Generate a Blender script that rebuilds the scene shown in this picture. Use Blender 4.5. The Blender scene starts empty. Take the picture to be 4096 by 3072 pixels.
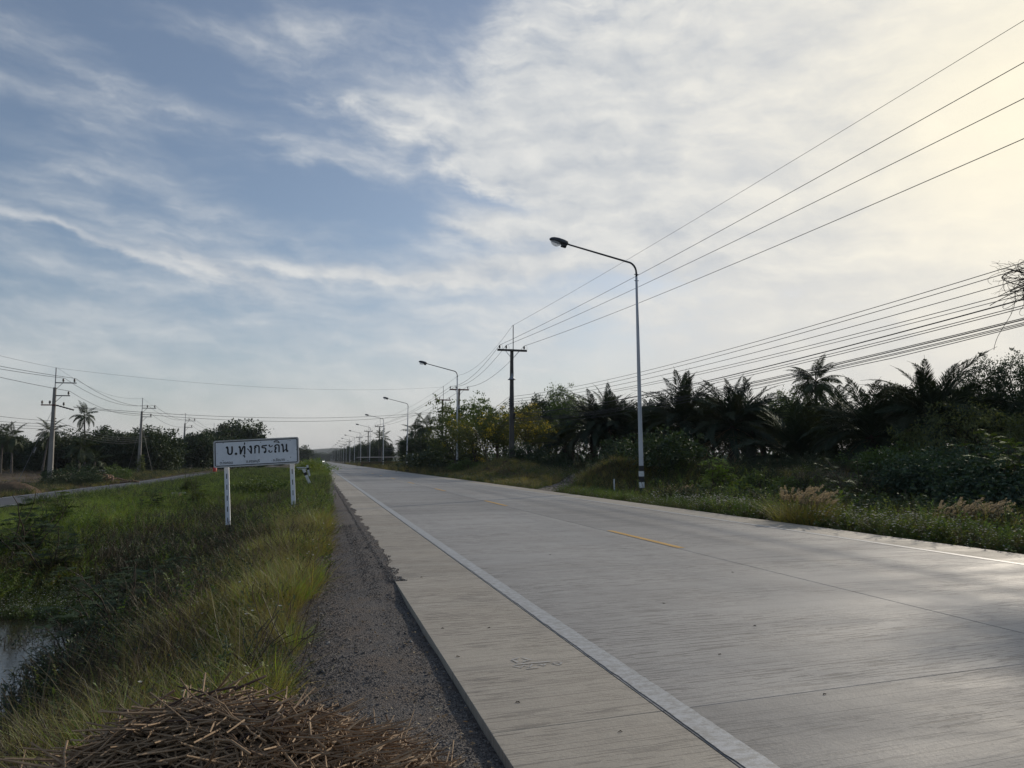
import bpy, math, random
import numpy as np
from math import sin, cos, tan, atan2, asin, sqrt, pi, radians, degrees, exp

SC = bpy.context.scene
COL = SC.collection
F, CX, CY = 2900.0, 2048.0, 1536.0
CAMH = 1.35
PSI = radians(14.88)      # heading, clockwise from +Y (the road runs along +Y)
THETA = math.atan(306 / F)  # camera tilted up
SUN_AZ, SUN_EL = radians(52.5), radians(21.5)

# ------------------------------------------------------------------ camera
cam = bpy.data.cameras.new('camera')
cam.sensor_width = 36.0
cam.lens = F / 4096 * 36
cam.clip_start = 0.05
cam.clip_end = 20000
camo = bpy.data.objects.new('camera', cam)
COL.objects.link(camo)
camo.location = (0, 0, CAMH)
camo.rotation_euler = (pi / 2 + THETA, 0, -PSI)
SC.camera = camo


def ray(px, py):
    """direction seen at a point of the photograph (x east, y along the road, z up)"""
    xr, yu = (px - CX) / F, (CY - py) / F
    d = cos(THETA) - yu * sin(THETA)
    u = sin(THETA) + yu * cos(THETA)
    return (xr * cos(PSI) + d * sin(PSI), d * cos(PSI) - xr * sin(PSI), u)


def azel(px, py):
    x, y, z = ray(px, py)
    return degrees(atan2(x, y)), degrees(math.atan2(z, math.hypot(x, y)))


def at(px, D, py=1842):
    """ground position at forward distance D"""
    x, y, z = ray(px, py)
    f = x * sin(PSI) + y * cos(PSI)
    return x / f * D, y / f * D


def atx(px, X, py=1842):
    x, y, z = ray(px, py)
    return X, y / x * X


def atz(px, py, D):
    x, y, z = ray(px, py)
    f = x * sin(PSI) + y * cos(PSI)
    return (x / f * D, y / f * D, CAMH + z / f * D)


# ------------------------------------------------------------------ world
world = bpy.data.worlds.new('World')
SC.world = world
world.use_nodes = True
wt = world.node_tree
wt.nodes.clear()


class NB:
    """small helper that writes node maths"""
    def __init__(s, t): s.t = t

    def n(s, typ, **kw):
        nd = s.t.nodes.new(typ)
        for k, v in kw.items(): setattr(nd, k, v)
        return nd

    def put(s, sock, v):
        if hasattr(v, 'is_output') or isinstance(v, bpy.types.NodeSocket):
            s.t.links.new(v, sock)
        else:
            sock.default_value = v

    def m(s, op, a, b=None, c=None, clamp=False):
        nd = s.n('ShaderNodeMath', operation=op)
        nd.use_clamp = clamp
        s.put(nd.inputs[0], a)
        if b is not None: s.put(nd.inputs[1], b)
        if c is not None: s.put(nd.inputs[2], c)
        return nd.outputs[0]

    def comb(s, x, y, z=0.0):
        nd = s.n('ShaderNodeCombineXYZ')
        for i, v in enumerate((x, y, z)): s.put(nd.inputs[i], v)
        return nd.outputs[0]

    def noise(s, vec, scale, detail=2, rough=0.5, dist=0.0, color=False):
        nd = s.n('ShaderNodeTexNoise')
        if vec is not None: s.put(nd.inputs['Vector'], vec)
        nd.inputs['Scale'].default_value = scale
        nd.inputs['Detail'].default_value = detail
        nd.inputs['Roughness'].default_value = rough
        nd.inputs['Distortion'].default_value = dist
        return nd.outputs['Color' if color else 'Fac']

    def ramp(s, fac, stops, interp='LINEAR'):
        nd = s.n('ShaderNodeValToRGB')
        s.put(nd.inputs[0], fac)
        cr = nd.color_ramp
        cr.interpolation = interp
        while len(cr.elements) < len(stops): cr.elements.new(0.5)
        for e, (p, c) in zip(cr.elements, stops):
            e.position = p
            e.color = (*c, 1) if len(c) == 3 else c
        return nd.outputs[0]

    def rng(s, v, a, b, c=0.0, d=1.0, smooth=False):
        nd = s.n('ShaderNodeMapRange')
        if smooth: nd.interpolation_type = 'SMOOTHSTEP'
        s.put(nd.inputs[0], v)
        for i, k in enumerate((a, b, c, d)): s.put(nd.inputs[i + 1], k)
        return nd.outputs[0]

    def mix(s, fac, a, b, mode='MIX'):
        nd = s.n('ShaderNodeMix', data_type='RGBA', blend_type=mode)
        s.put(nd.inputs[0], fac)
        for i, v in ((6, a), (7, b)):
            if isinstance(v, tuple) and len(v) == 3: v = (*v, 1)
            s.put(nd.inputs[i], v)
        return nd.outputs[2]

    def vmul(s, v, k):
        nd = s.n('ShaderNodeVectorMath', operation='MULTIPLY')
        s.put(nd.inputs[0], v)
        nd.inputs[1].default_value = k
        return nd.outputs[0]


def build_world():
    b = NB(wt)
    out = b.n('ShaderNodeOutputWorld')
    bg = b.n('ShaderNodeBackground')
    wt.links.new(bg.outputs[0], out.inputs[0])
    bg.inputs[1].default_value = 0.1
    sky = b.n('ShaderNodeTexSky')
    sky.sky_type = 'NISHITA'
    sky.sun_disc = False
    sky.sun_elevation = SUN_EL
    sky.sun_rotation = SUN_AZ
    sky.air_density = 1.0
    sky.dust_density = 1.2
    sky.ozone_density = 1.6
    tc = b.n('ShaderNodeTexCoord')
    sep = b.n('ShaderNodeSeparateXYZ')
    wt.links.new(tc.outputs['Generated'], sep.inputs[0])
    X, Y, Z = sep.outputs
    az = b.m('MULTIPLY', b.m('ARCTAN2', X, Y), 18 / pi)      # tens of degrees
    el = b.m('MULTIPLY', b.m('ARCSINE', Z), 18 / pi)
    # angle to the sun
    sx, sy, sz = sin(SUN_AZ) * cos(SUN_EL), cos(SUN_AZ) * cos(SUN_EL), sin(SUN_EL)
    d = b.m('ADD', b.m('ADD', b.m('MULTIPLY', X, sx), b.m('MULTIPLY', Y, sy)), b.m('MULTIPLY', Z, sz))
    ang = b.m('MULTIPLY', b.m('ARCCOSINE', b.m('MINIMUM', b.m('MAXIMUM', d, -1.0), 1.0)), 18 / pi)

    def gauss(px, py, rx, ry, rot):
        a0, e0 = azel(px * 1.852, py * 1.852)
        k = 1.852 / F * 57.3 / 10
        r = radians(rot)
        u = b.m('SUBTRACT', az, a0 / 10)
        v = b.m('SUBTRACT', el, e0 / 10)
        p = b.m('ADD', b.m('MULTIPLY', u, cos(r) / (rx * k)), b.m('MULTIPLY', v, sin(r) / (rx * k)))
        q = b.m('ADD', b.m('MULTIPLY', u, -sin(r) / (ry * k)), b.m('MULTIPLY', v, cos(r) / (ry * k)))
        s2 = b.m('ADD', b.m('MULTIPLY', p, p), b.m('MULTIPLY', q, q))
        return b.m('EXPONENT', b.m('MULTIPLY', s2, -1.0))
    # warp the coordinates a little so that blobs get torn outlines
    base = b.comb(az, el)
    w1 = b.noise(base, 1.1, 5, 0.6, color=True)
    sw = b.n('ShaderNodeSeparateColor')
    wt.links.new(w1, sw.inputs[0])
    wa, we = b.m('SUBTRACT', sw.outputs[0], 0.5), b.m('SUBTRACT', sw.outputs[1], 0.5)
    azw = b.m('ADD', az, b.m('MULTIPLY', wa, 0.45))
    elw = b.m('ADD', el, b.m('MULTIPLY', we, 0.30))
    fib = b.noise(b.comb(b.m('ADD', b.m('MULTIPLY', azw, 0.50), b.m('MULTIPLY', elw, 0.35)), b.m('MULTIPLY', elw, 2.3)), 1.7, 12, 0.60)
    puff = b.noise(b.comb(b.m('ADD', azw, b.m('MULTIPLY', elw, 0.5)), b.m('MULTIPLY', elw, 2.0), 3.7), 2.6, 12, 0.56)
    big = b.noise(b.comb(b.m('MULTIPLY', azw, 0.8), b.m('MULTIPLY', elw, 1.5), 1.3), 0.8, 6, 0.55)
    az0, el0 = az, el
    az = b.m('ADD', az, b.m('ADD', b.m('MULTIPLY', wa, 0.45), b.m('MULTIPLY', b.m('SUBTRACT', puff, 0.5), 0.35)))
    el = b.m('ADD', el, b.m('ADD', b.m('MULTIPLY', we, 0.25), b.m('MULTIPLY', b.m('SUBTRACT', puff, 0.5), 0.18)))
    blobs = [
        (1520, 170, 430, 190, 8, 0.95), (1200, 350, 380, 62, -12, 0.8), (1750, 430, 520, 150, 0, 0.75),
        (2100, 120, 520, 420, 0, 1.1), (1130, 150, 170, 110, 0, 0.35),
        (200, 520, 240, 12, -14, 0.62), (430, 572, 150, 12, -14, 0.5), (760, 592, 300, 14, -1, 0.5), (1080, 575, 190, 28, 4, 0.5),
        (850, 212, 200, 16, 0, 0.5), (110, 230, 190, 30, -18, 0.2), (460, 250, 220, 22, -8, 0.2),
        (60, 70, 260, 60, -20, 0.18), (1050, 488, 120, 26, -4, 0.6), (1350, 500, 260, 36, -8, 0.5),
        (720, 345, 130, 20, 0, 0.25), (250, 380, 260, 22, -10, 0.2), (700, 60, 260, 30, 10, 0.18),
        (760, 440, 330, 60, -4, -0.45), (400, 130, 260, 60, -10, -0.15), (1000, 60, 110, 60, 30, -0.3), (1330, 618, 240, 28, -2, -0.3),
        (2000, 650, 240, 26, 4, -0.22), (1050, 425, 120, 18, -14, -0.5), (1650, 640, 200, 24, 0, -0.12), (1500, 330, 80, 18, 0, -0.1),
    ]
    tot = None
    for g in blobs:
        v = b.m('MULTIPLY', gauss(*g[:5]), g[5])
        tot = v if tot is None else b.m('ADD', tot, v)
    # thin high veil everywhere, thicker low down
    veil = b.m('MULTIPLY', b.m('EXPONENT', b.m('MULTIPLY', b.m('MAXIMUM', el0, 0.0), -0.8)), 1.0)
    tot = b.m('ADD', tot, veil)
    tot = b.m('ADD', tot, b.m('MULTIPLY', b.m('EXPONENT', b.m('MULTIPLY', b.m('MULTIPLY', ang, ang), -0.07)), 0.55))
    amp = b.m('MULTIPLY', b.rng(tot, 0.1, 1.0, 0.22, 1.0), b.rng(el0, 0.2, 1.5, 0.25, 1.0))
    amp2 = b.rng(el0, 0.2, 1.3, 0.2, 1.0)
    tot = b.m('ADD', tot, b.m('MULTIPLY', b.m('MULTIPLY', b.m('SUBTRACT', fib, 0.5), 1.0), amp2))
    tot = b.m('ADD', tot, b.m('MULTIPLY', b.m('MULTIPLY', b.m('SUBTRACT', puff, 0.5), 1.1), amp))
    tot = b.m('ADD', tot, b.m('MULTIPLY', b.m('SUBTRACT', big, 0.5), 0.6))
    dens = b.rng(tot, 0.02, 1.15, 0.0, 0.95, smooth=True)
    thick = b.mix(b.rng(el0, 0.0, 1.6, 0.75, 0.0), b.rng(b.m('ADD', b.m('MULTIPLY', fib, 0.45), b.m('MULTIPLY', puff, 0.55)), 0.36, 0.62, 0.0, 1.0), (.55, .55, .55))
    # cloud radiance: forward scattering towards the sun
    glow = b.m('EXPONENT', b.m('MULTIPLY', b.m('MULTIPLY', ang, ang), -0.16))
    core = b.m('EXPONENT', b.m('MULTIPLY', b.m('MULTIPLY', ang, ang), -1.1))
    base_c = b.mix(thick, (4.2, 4.6, 5.15), (7.0, 7.05, 6.95))
    c = b.mix(b.m('MULTIPLY', glow, 0.9), base_c, b.mix(thick, (6.4, 6.4, 6.3), (8.4, 8.0, 7.0)))
    c = b.mix(b.m('MULTIPLY', core, 0.75), c, (9.6, 8.8, 6.6))
    # horizon haze: cooler and duller
    low = b.m('EXPONENT', b.m('MULTIPLY', b.m('MAXIMUM', el0, 0.0), -1.6))
    c = b.mix(b.m('MULTIPLY', low, 0.75), c, b.mix(b.m('MULTIPLY', glow, 0.8), (5.3, 5.15, 4.95), (7.2, 6.8, 6.1)))
    blue = b.mix(1.0, sky.outputs[0], (0.84, 0.86, 0.88), 'MULTIPLY')
    blue = b.mix(0.2, blue, (2.9, 3.4, 4.2))
    fin = b.mix(dens, blue, c)
    wt.links.new(fin, bg.inputs[0])


build_world()
world.cycles.sampling_method = 'MANUAL'
world.cycles.sample_map_resolution = 512

sl = bpy.data.lights.new('sun', 'SUN')
sl.energy = 2.2
sl.angle = radians(1.3)
sl.color = (1.0, 0.89, 0.74)
so = bpy.data.objects.new('sun', sl)
COL.objects.link(so)
so.rotation_euler = (pi / 2 - SUN_EL, 0, -SUN_AZ + pi)
so.location = (40, 40, 40)

vs = SC.view_settings
vs.view_transform = 'Standard'
vs.look = 'None'
vs.gamma = 1
vs.exposure = 0.15
vs.use_curve_mapping = False
SC.cycles.max_bounces = 6
SC.cycles.diffuse_bounces = 3
SC.cycles.transparent_max_bounces = 8
SC.cycles.volume_bounces = 0

# ------------------------------------------------------------------ helpers
R0 = np.random.default_rng(7)
random.seed(7)


def props(o, label=None, cat=None, group=None, kind=None):
    if label: o['label'] = label
    if cat: o['category'] = cat
    if group: o['group'] = group
    if kind: o['kind'] = kind
    return o


def mesh(name, V, Fc, mat=None, smooth=False, mi=None):
    me = bpy.data.meshes.new(name)
    V = np.asarray(V, dtype=np.float32).reshape(-1, 3)
    if isinstance(Fc, np.ndarray):
        n, k = Fc.shape
        me.vertices.add(len(V))
        me.vertices.foreach_set('co', V.ravel())
        me.loops.add(n * k)
        me.loops.foreach_set('vertex_index', Fc.astype(np.int32).ravel())
        me.polygons.add(n)
        me.polygons.foreach_set('loop_start', np.arange(0, n * k, k, dtype=np.int32))
        me.update(calc_edges=True)
    else:
        me.from_pydata([tuple(v) for v in V.tolist()], [], Fc)
        me.update()
    if mat is not None:
        for m_ in (mat if isinstance(mat, (list, tuple)) else [mat]): me.materials.append(m_)
    if mi is not None:
        me.polygons.foreach_set('material_index', np.asarray(mi, dtype=np.int32))
    if smooth:
        me.polygons.foreach_set('use_smooth', np.ones(len(me.polygons), dtype=bool))
    return me


def link(name, me, parent=None, loc=None, rot=None, scale=None):
    o = bpy.data.objects.new(name, me)
    COL.objects.link(o)
    if parent is not None: o.parent = parent
    if loc is not None: o.location = loc
    if rot is not None: o.rotation_euler = rot
    if scale is not None: o.scale = scale if hasattr(scale, '__len__') else (scale,) * 3
    return o


def empty(name, loc=(0, 0, 0), rot=(0, 0, 0), label=None, cat=None, group=None, scale=None):
    o = link(name, None, None, loc, rot, scale)
    return props(o, label, cat, group)


class MB:
    """collects shapes into one mesh"""
    def __init__(s): s.v, s.f = [], []

    def add(s, vs_, fs):
        n = len(s.v)
        s.v += [tuple(p) for p in vs_]
        s.f += [tuple(i + n for i in f) for f in fs]
        return s

    def box(s, x0, x1, y0, y1, z0, z1):
        return s.add([(x0, y0, z0), (x1, y0, z0), (x1, y1, z0), (x0, y1, z0), (x0, y0, z1), (x1, y0, z1), (x1, y1, z1), (x0, y1, z1)],
                     [(0, 3, 2, 1), (4, 5, 6, 7), (0, 1, 5, 4), (1, 2, 6, 5), (2, 3, 7, 6), (3, 0, 4, 7)])

    def tube(s, pts, rad, n=8, caps=True, squash=1.0):
        P = np.array(pts, dtype=float)
        m = len(P)
        r = np.full(m, rad) if np.isscalar(rad) else np.array(rad, dtype=float)
        T = np.gradient(P, axis=0)
        T /= np.linalg.norm(T, axis=1)[:, None] + 1e-9
        up = np.array((0, 0, 1.0)) if abs(T[0][2]) < 0.9 else np.array((1.0, 0, 0))
        base = len(s.v)
        u = np.cross(T[0], up); u /= np.linalg.norm(u)
        for i in range(m):
            u = u - T[i] * np.dot(u, T[i])
            u /= np.linalg.norm(u) + 1e-9
            w = np.cross(T[i], u)
            for k in range(n):
                a = 2 * pi * k / n
                s.v.append(tuple(P[i] + (u * cos(a) + w * sin(a) * squash) * r[i]))
        for i in range(m - 1):
            for k in range(n):
                a, b_ = base + i * n + k, base + i * n + (k + 1) % n
                s.f.append((a, b_, b_ + n, a + n))
        if caps:
            s.f.append(tuple(base + k for k in range(n))[::-1])
            s.f.append(tuple(base + (m - 1) * n + k for k in range(n)))
        return s

    def lathe(s, prof, n=12, at_=(0, 0, 0)):
        base = len(s.v)
        for r, z in prof:
            for k in range(n):
                a = 2 * pi * k / n
                s.v.append((at_[0] + r * cos(a), at_[1] + r * sin(a), at_[2] + z))
        for i in range(len(prof) - 1):
            for k in range(n):
                a, b_ = base + i * n + k, base + i * n + (k + 1) % n
                s.f.append((a, b_, b_ + n, a + n))
        return s

    def me(s, name, mat, smooth=False): return mesh(name, s.v, s.f, mat, smooth)

    def obj(s, name, mat, parent=None, smooth=False, **kw): return link(name, s.me(name, mat, smooth), parent, **kw)


def copy_tree(o, parent=None):
    c = o.copy()
    COL.objects.link(c)
    if parent is not None: c.parent = parent
    for ch in list(o.children): copy_tree(ch, c)
    return c


# ------------------------------------------------------------------ materials
def material(name):
    m_ = bpy.data.materials.new(name)
    m_.use_nodes = True
    t = m_.node_tree
    t.nodes.clear()
    b = NB(t)
    out = b.n('ShaderNodeOutputMaterial')
    return m_, b, out


def solid(name, c1, c2=None, scale=8.0, rough=0.7, bump=0.0, metal=0.0, spec=0.4, dirt=None, stretch=(1, 1, 1)):
    m_, b, out = material(name)
    p = b.n('ShaderNodeBsdfPrincipled')
    b.t.links.new(p.outputs[0], out.inputs[0])
    tc = b.n('ShaderNodeTexCoord')
    v = b.vmul(tc.outputs['Object'], stretch)
    nz = b.noise(v, scale, 6, 0.6)
    c2 = c2 or tuple(k * 0.75 for k in c1)
    col = b.mix(b.rng(nz, 0.3, 0.7), c1, c2)
    if dirt:
        n2 = b.noise(v, scale * 0.35, 5, 0.7)
        col = b.mix(b.rng(n2, 0.5, 0.72, 0, 0.8), col, dirt)
    b.put(p.inputs['Base Color'], col)
    b.put(p.inputs['Roughness'], b.rng(nz, 0, 1, max(0.02, rough - 0.1), min(1, rough + 0.1)))
    p.inputs['Metallic'].default_value = metal
    p.inputs['Specular IOR Level'].default_value = spec
    if bump:
        bm = b.n('ShaderNodeBump')
        bm.inputs['Strength'].default_value = bump
        bm.inputs['Distance'].default_value = 0.02
        b.put(bm.inputs['Height'], b.noise(v, scale * 4, 5, 0.7))
        b.t.links.new(bm.outputs[0], p.inputs['Normal'])
    return m_


def leafmat(name, c1, c2, c3=None, trans=0.35, rough=0.55, gloss=0.08, tc_=None):
    """leaf: diffuse + translucent; colour varies leaf by leaf and plant by plant"""
    m_, b, out = material(name)
    geo = b.n('ShaderNodeNewGeometry')
    oi = b.n('ShaderNodeObjectInfo')
    col = b.mix(geo.outputs['Random Per Island'], c1, c2)
    if c3: col = b.mix(b.rng(oi.outputs['Random'], 0.35, 1.0, 0, 0.8), col, c3)
    df = b.n('ShaderNodeBsdfDiffuse')
    tr = b.n('ShaderNodeBsdfTranslucent')
    gl = b.n('ShaderNodeBsdfGlossy')
    gl.inputs['Roughness'].default_value = rough
    b.put(df.inputs[0], col)
    tcol = b.mix(1.0, col, tc_ or (1.25, 1.25, 0.55), 'MULTIPLY')
    b.put(tr.inputs[0], tcol)
    mx = b.n('ShaderNodeMixShader')
    mx.inputs[0].default_value = trans
    b.t.links.new(df.outputs[0], mx.inputs[1])
    b.t.links.new(tr.outputs[0], mx.inputs[2])
    mx2 = b.n('ShaderNodeMixShader')
    mx2.inputs[0].default_value = gloss
    gl.inputs[0].default_value = (0.6, 0.65, 0.6, 1)
    b.t.links.new(mx.outputs[0], mx2.inputs[1])
    b.t.links.new(gl.outputs[0], mx2.inputs[2])
    b.t.links.new(mx2.outputs[0], out.inputs[0])
    return m_


def concrete(name, c1, c2):
    """transversely grooved concrete, worn and polished in the wheel paths"""
    m_, b, out = material(name)
    p = b.n('ShaderNodeBsdfPrincipled')
    b.t.links.new(p.outputs[0], out.inputs[0])
    geo = b.n('ShaderNodeNewGeometry')
    oi = b.n('ShaderNodeObjectInfo')
    P = geo.outputs['Position']
    sep = b.n('ShaderNodeSeparateXYZ')
    b.t.links.new(P, sep.inputs[0])
    stain = b.noise(b.vmul(P, (0.5, 1.0, 1)), 0.55, 7, 0.62, 0.3)
    streak = b.noise(b.vmul(P, (0.25, 2.2, 1)), 1.1, 6, 0.6)
    mott = b.noise(P, 5.5, 6, 0.65)
    grain = b.noise(P, 90, 5, 0.8)
    col = b.mix(b.rng(stain, 0.3, 0.7), c1, c2)
    col = b.mix(b.rng(streak, 0.45, 0.75, 0, 0.2), col, tuple(k * 0.62 for k in c1))
    col = b.mix(b.rng(mott, 0.35, 0.75, 0, 0.35), col, tuple(k * 1.25 for k in c2))
    col = b.mix(b.rng(grain, 0.35, 0.7, 0, 0.35), col, tuple(k * 0.55 for k in c1))
    # tyre-darkened wheel paths and oily lane centres, drifting a little along the road
    wx = b.m('ADD', sep.outputs[0], b.m('MULTIPLY', b.noise(b.vmul(P, (0, .06, 0)), 1.0, 2), .35))
    track = b.noise(b.comb(b.m('MULTIPLY', wx, 1.25), b.m('MULTIPLY', sep.outputs[1], .02), 4.0), 1.0, 2, .5)
    col = b.mix(b.rng(track, .50, .68, 0, .30), col, tuple(k * .58 for k in c1))
    blot = b.noise(b.vmul(P, (1.3, .8, 1)), 2.4, 5, .7)
    col = b.mix(b.rng(blot, .64, .76, 0, .5), col, tuple(k * .5 for k in c1))
    val = b.rng(oi.outputs['Random'], 0, 1, 0.84, 1.12)
    hs = b.n('ShaderNodeHueSaturation')
    b.put(hs.inputs['Value'], val)
    b.put(hs.inputs['Color'], col)
    # rake grooves across the road, irregularly spaced and broken
    gy = b.m('SUBTRACT', sep.outputs[1], b.m('MULTIPLY', sep.outputs[0], 0.07))
    gv = b.comb(b.m('MULTIPLY', sep.outputs[0], 0.06), gy)
    groove = b.noise(gv, 38, 3, 0.7)
    cut = b.rng(groove, 0.53, 0.58, smooth=True)
    patch = b.rng(b.noise(b.comb(b.m('MULTIPLY', sep.outputs[0], 0.25), gy), 1.1, 4, 0.6), 0.36, 0.54)
    cutf = b.m('MULTIPLY', b.m('MULTIPLY', cut, patch), 0.75)
    bign = b.noise(b.comb(b.m('MULTIPLY', sep.outputs[0], 0.02), gy), 3.2, 1, 0.5)
    big = b.rng(b.m('ABSOLUTE', b.m('SUBTRACT', bign, 0.5)), 0.0, 0.008, 1.0, 0.0, smooth=True)
    cutall = b.m('MAXIMUM', cutf, b.m('MULTIPLY', big, 0.5))
    col = b.mix(b.m('MULTIPLY', cutall, 0.72), hs.outputs[0], (0.06, 0.055, 0.05))
    b.put(p.inputs['Base Color'], col)
    polish = b.noise(b.vmul(P, (0.45, 1.6, 1)), 0.8, 6, 0.62, 0.4)
    b.put(p.inputs['Roughness'], b.m('ADD', b.rng(polish, 0.3, 0.7, 0.55, 0.76), b.m('MULTIPLY', grain, 0.1)))
    p.inputs['Specular IOR Level'].default_value = 0.36
    bm = b.n('ShaderNodeBump')
    bm.inputs['Strength'].default_value = 0.55
    bm.inputs['Distance'].default_value = 0.006
    hgt = b.m('SUBTRACT', b.m('ADD', b.m('MULTIPLY', mott, 0.8), b.m('MULTIPLY', b.noise(P, 38, 5, 0.7), 0.9)), b.m('MULTIPLY', cutall, 0.8))
    b.put(bm.inputs['Height'], hgt)
    b.t.links.new(bm.outputs[0], p.inputs['Normal'])
    return m_


M = {}
M['conc_lane'] = concrete('conc_lane', (0.285, 0.275, 0.26), (0.37, 0.358, 0.338))
M['conc_side'] = concrete('conc_side', (0.345, 0.305, 0.25), (0.44, 0.395, 0.325))
M['sealant'] = solid('sealant', (0.025, 0.024, 0.023), rough=0.9)


def paint(name, c, worn, thr=(0.52, 0.66)):
    m_, b, out = material(name)
    p = b.n('ShaderNodeBsdfPrincipled')
    b.t.links.new(p.outputs[0], out.inputs[0])
    geo = b.n('ShaderNodeNewGeometry')
    P = geo.outputs['Position']
    n1 = b.noise(b.vmul(P, (1, 1.6, 1)), 13, 7, 0.75)
    n2 = b.noise(P, 110, 3, 0.7)
    n3 = b.noise(P, 1.2, 3, 0.6)
    col = b.mix(b.rng(n3, 0.3, 0.7, 0, 0.5), c, tuple(k * 0.8 for k in c))
    col = b.mix(b.rng(n1, thr[0], thr[1], 0, 0.9), col, worn)
    col = b.mix(b.rng(n2, 0.5, 0.8, 0, 0.4), col, worn)
    b.put(p.inputs['Base Color'], col)
    p.inputs['Roughness'].default_value = 0.6
    bm = b.n('ShaderNodeBump')
    bm.inputs['Strength'].default_value = 0.4
    bm.inputs['Distance'].default_value = 0.004
    b.put(bm.inputs['Height'], n2)
    b.t.links.new(bm.outputs[0], p.inputs['Normal'])
    return m_


M['white_line'] = paint('white_line', (0.45, 0.465, 0.475), (0.26, 0.255, 0.24), (0.42, 0.60))
M['yellow_line'] = paint('yellow_line', (0.62, 0.33, 0.035), (0.36, 0.27, 0.14), (0.6, 0.75))
M['pole_white'] = solid('pole_white', (0.55, 0.57, 0.60), (0.42, 0.44, 0.47), 3, 0.5, dirt=(0.25, 0.25, 0.25), stretch=(1, 1, 0.2))
M['steel_dark'] = solid('steel_dark', (0.07, 0.075, 0.085), rough=0.5, metal=0.3)
M['galv'] = solid('galv', (0.30, 0.31, 0.33), (0.2, 0.21, 0.23), 6, 0.5, metal=0.5)
M['black_paint'] = solid('black_paint', (0.015, 0.015, 0.016), (0.03, 0.03, 0.03), rough=0.6)
M['white_paint'] = solid('white_paint', (0.75, 0.76, 0.76), (0.6, 0.61, 0.61), 5, 0.55, dirt=(0.35, 0.33, 0.3))
M['post_paint'] = solid('post_paint', (0.78, 0.80, 0.84), (0.70, 0.73, 0.78), 3, 0.7, bump=0.1, dirt=(0.5, 0.51, 0.53), stretch=(1, 1, 0.4))
M['board_white'] = solid('board_white', (0.80, 0.82, 0.86), (0.74, 0.76, 0.80), 4, 0.5, dirt=(0.62, 0.64, 0.68))
M['board_edge'] = solid('board_edge', (0.6, 0.6, 0.58), (0.45, 0.45, 0.43), 10, 0.45)
M['ink'] = solid('ink', (0.012, 0.013, 0.018), (0.02, 0.02, 0.025), rough=0.5)
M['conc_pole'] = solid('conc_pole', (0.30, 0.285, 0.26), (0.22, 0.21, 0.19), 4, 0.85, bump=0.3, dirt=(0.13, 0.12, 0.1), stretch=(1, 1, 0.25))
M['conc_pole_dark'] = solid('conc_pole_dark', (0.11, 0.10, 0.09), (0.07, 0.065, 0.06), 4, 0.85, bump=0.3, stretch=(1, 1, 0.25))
M['insul'] = solid('insul', (0.03, 0.018, 0.014), rough=0.3, spec=0.6)
M['red_arm'] = solid('red_arm', (0.16, 0.035, 0.025), (0.1, 0.03, 0.025), rough=0.7)
M['wire'] = solid('wire', (0.05, 0.05, 0.055), rough=0.6)
M['cable'] = solid('cable', (0.02, 0.02, 0.022), rough=0.6)
M['wood'] = solid('wood', (0.30, 0.20, 0.12), (0.17, 0.11, 0.07), 14, 0.85, bump=0.4, stretch=(1, 1, 0.3))
M['stick_a'] = solid('stick_a', (0.28, 0.18, 0.105), (0.12, 0.075, 0.045), 12, 0.8, bump=0.4, stretch=(0.2, 1, 1))
M['stick_b'] = solid('stick_b', (0.44, 0.31, 0.19), (0.19, 0.125, 0.075), 12, 0.8, bump=0.4, stretch=(0.2, 1, 1))
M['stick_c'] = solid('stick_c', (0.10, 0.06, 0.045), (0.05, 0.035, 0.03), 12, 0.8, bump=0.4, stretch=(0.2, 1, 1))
M['bark'] = solid('bark', (0.09, 0.07, 0.055), (0.05, 0.04, 0.03), 6, 0.95, bump=0.6, stretch=(1, 1, 0.3))
M['palm_bark'] = solid('palm_bark', (0.075, 0.055, 0.042), (0.035, 0.026, 0.02), 6, 0.95, bump=0.6)
M['coco_bark'] = solid('coco_bark', (0.16, 0.14, 0.12), (0.09, 0.08, 0.07), 6, 0.9, bump=0.4)
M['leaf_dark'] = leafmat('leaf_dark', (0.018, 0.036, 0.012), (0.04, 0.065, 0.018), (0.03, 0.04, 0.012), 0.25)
M['leaf_mid'] = leafmat('leaf_mid', (0.05, 0.09, 0.02), (0.11, 0.16, 0.03), (0.11, 0.12, 0.03), 0.35)
M['leaf_bright'] = leafmat('leaf_bright', (0.08, 0.15, 0.025), (0.16, 0.24, 0.045), (0.2, 0.22, 0.05), 0.4)
M['leaf_blue'] = leafmat('leaf_blue', (0.022, 0.045, 0.026), (0.04, 0.07, 0.04), None, 0.2, 0.55, 0.06)
M['leaf_gold'] = leafmat('leaf_gold', (0.04, 0.07, 0.015), (0.12, 0.13, 0.025), (0.11, 0.105, 0.02), 0.45)
M['flower_gold'] = leafmat('flower_gold', (0.55, 0.40, 0.02), (0.65, 0.5, 0.05), None, 0.5)
M['palm_leaf'] = leafmat('palm_leaf', (0.018, 0.032, 0.018), (0.036, 0.052, 0.027), (0.04, 0.045, 0.02), 0.15, 0.5, 0.05)
M['coco_leaf'] = leafmat('coco_leaf', (0.025, 0.04, 0.014), (0.05, 0.065, 0.02), None, 0.2, 0.5, 0.06)
M['dry_frond'] = leafmat('dry_frond', (0.10, 0.07, 0.03), (0.16, 0.11, 0.05), None, 0.2)
M['grass_olive'] = leafmat('grass_olive', (0.15, 0.17, 0.035), (0.33, 0.31, 0.07), (0.36, 0.28, 0.09), 0.48, tc_=(1.15, 1.1, 0.6))
M['grass_green'] = leafmat('grass_green', (0.12, 0.21, 0.025), (0.22, 0.33, 0.045), (0.26, 0.31, 0.055), 0.5)
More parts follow.
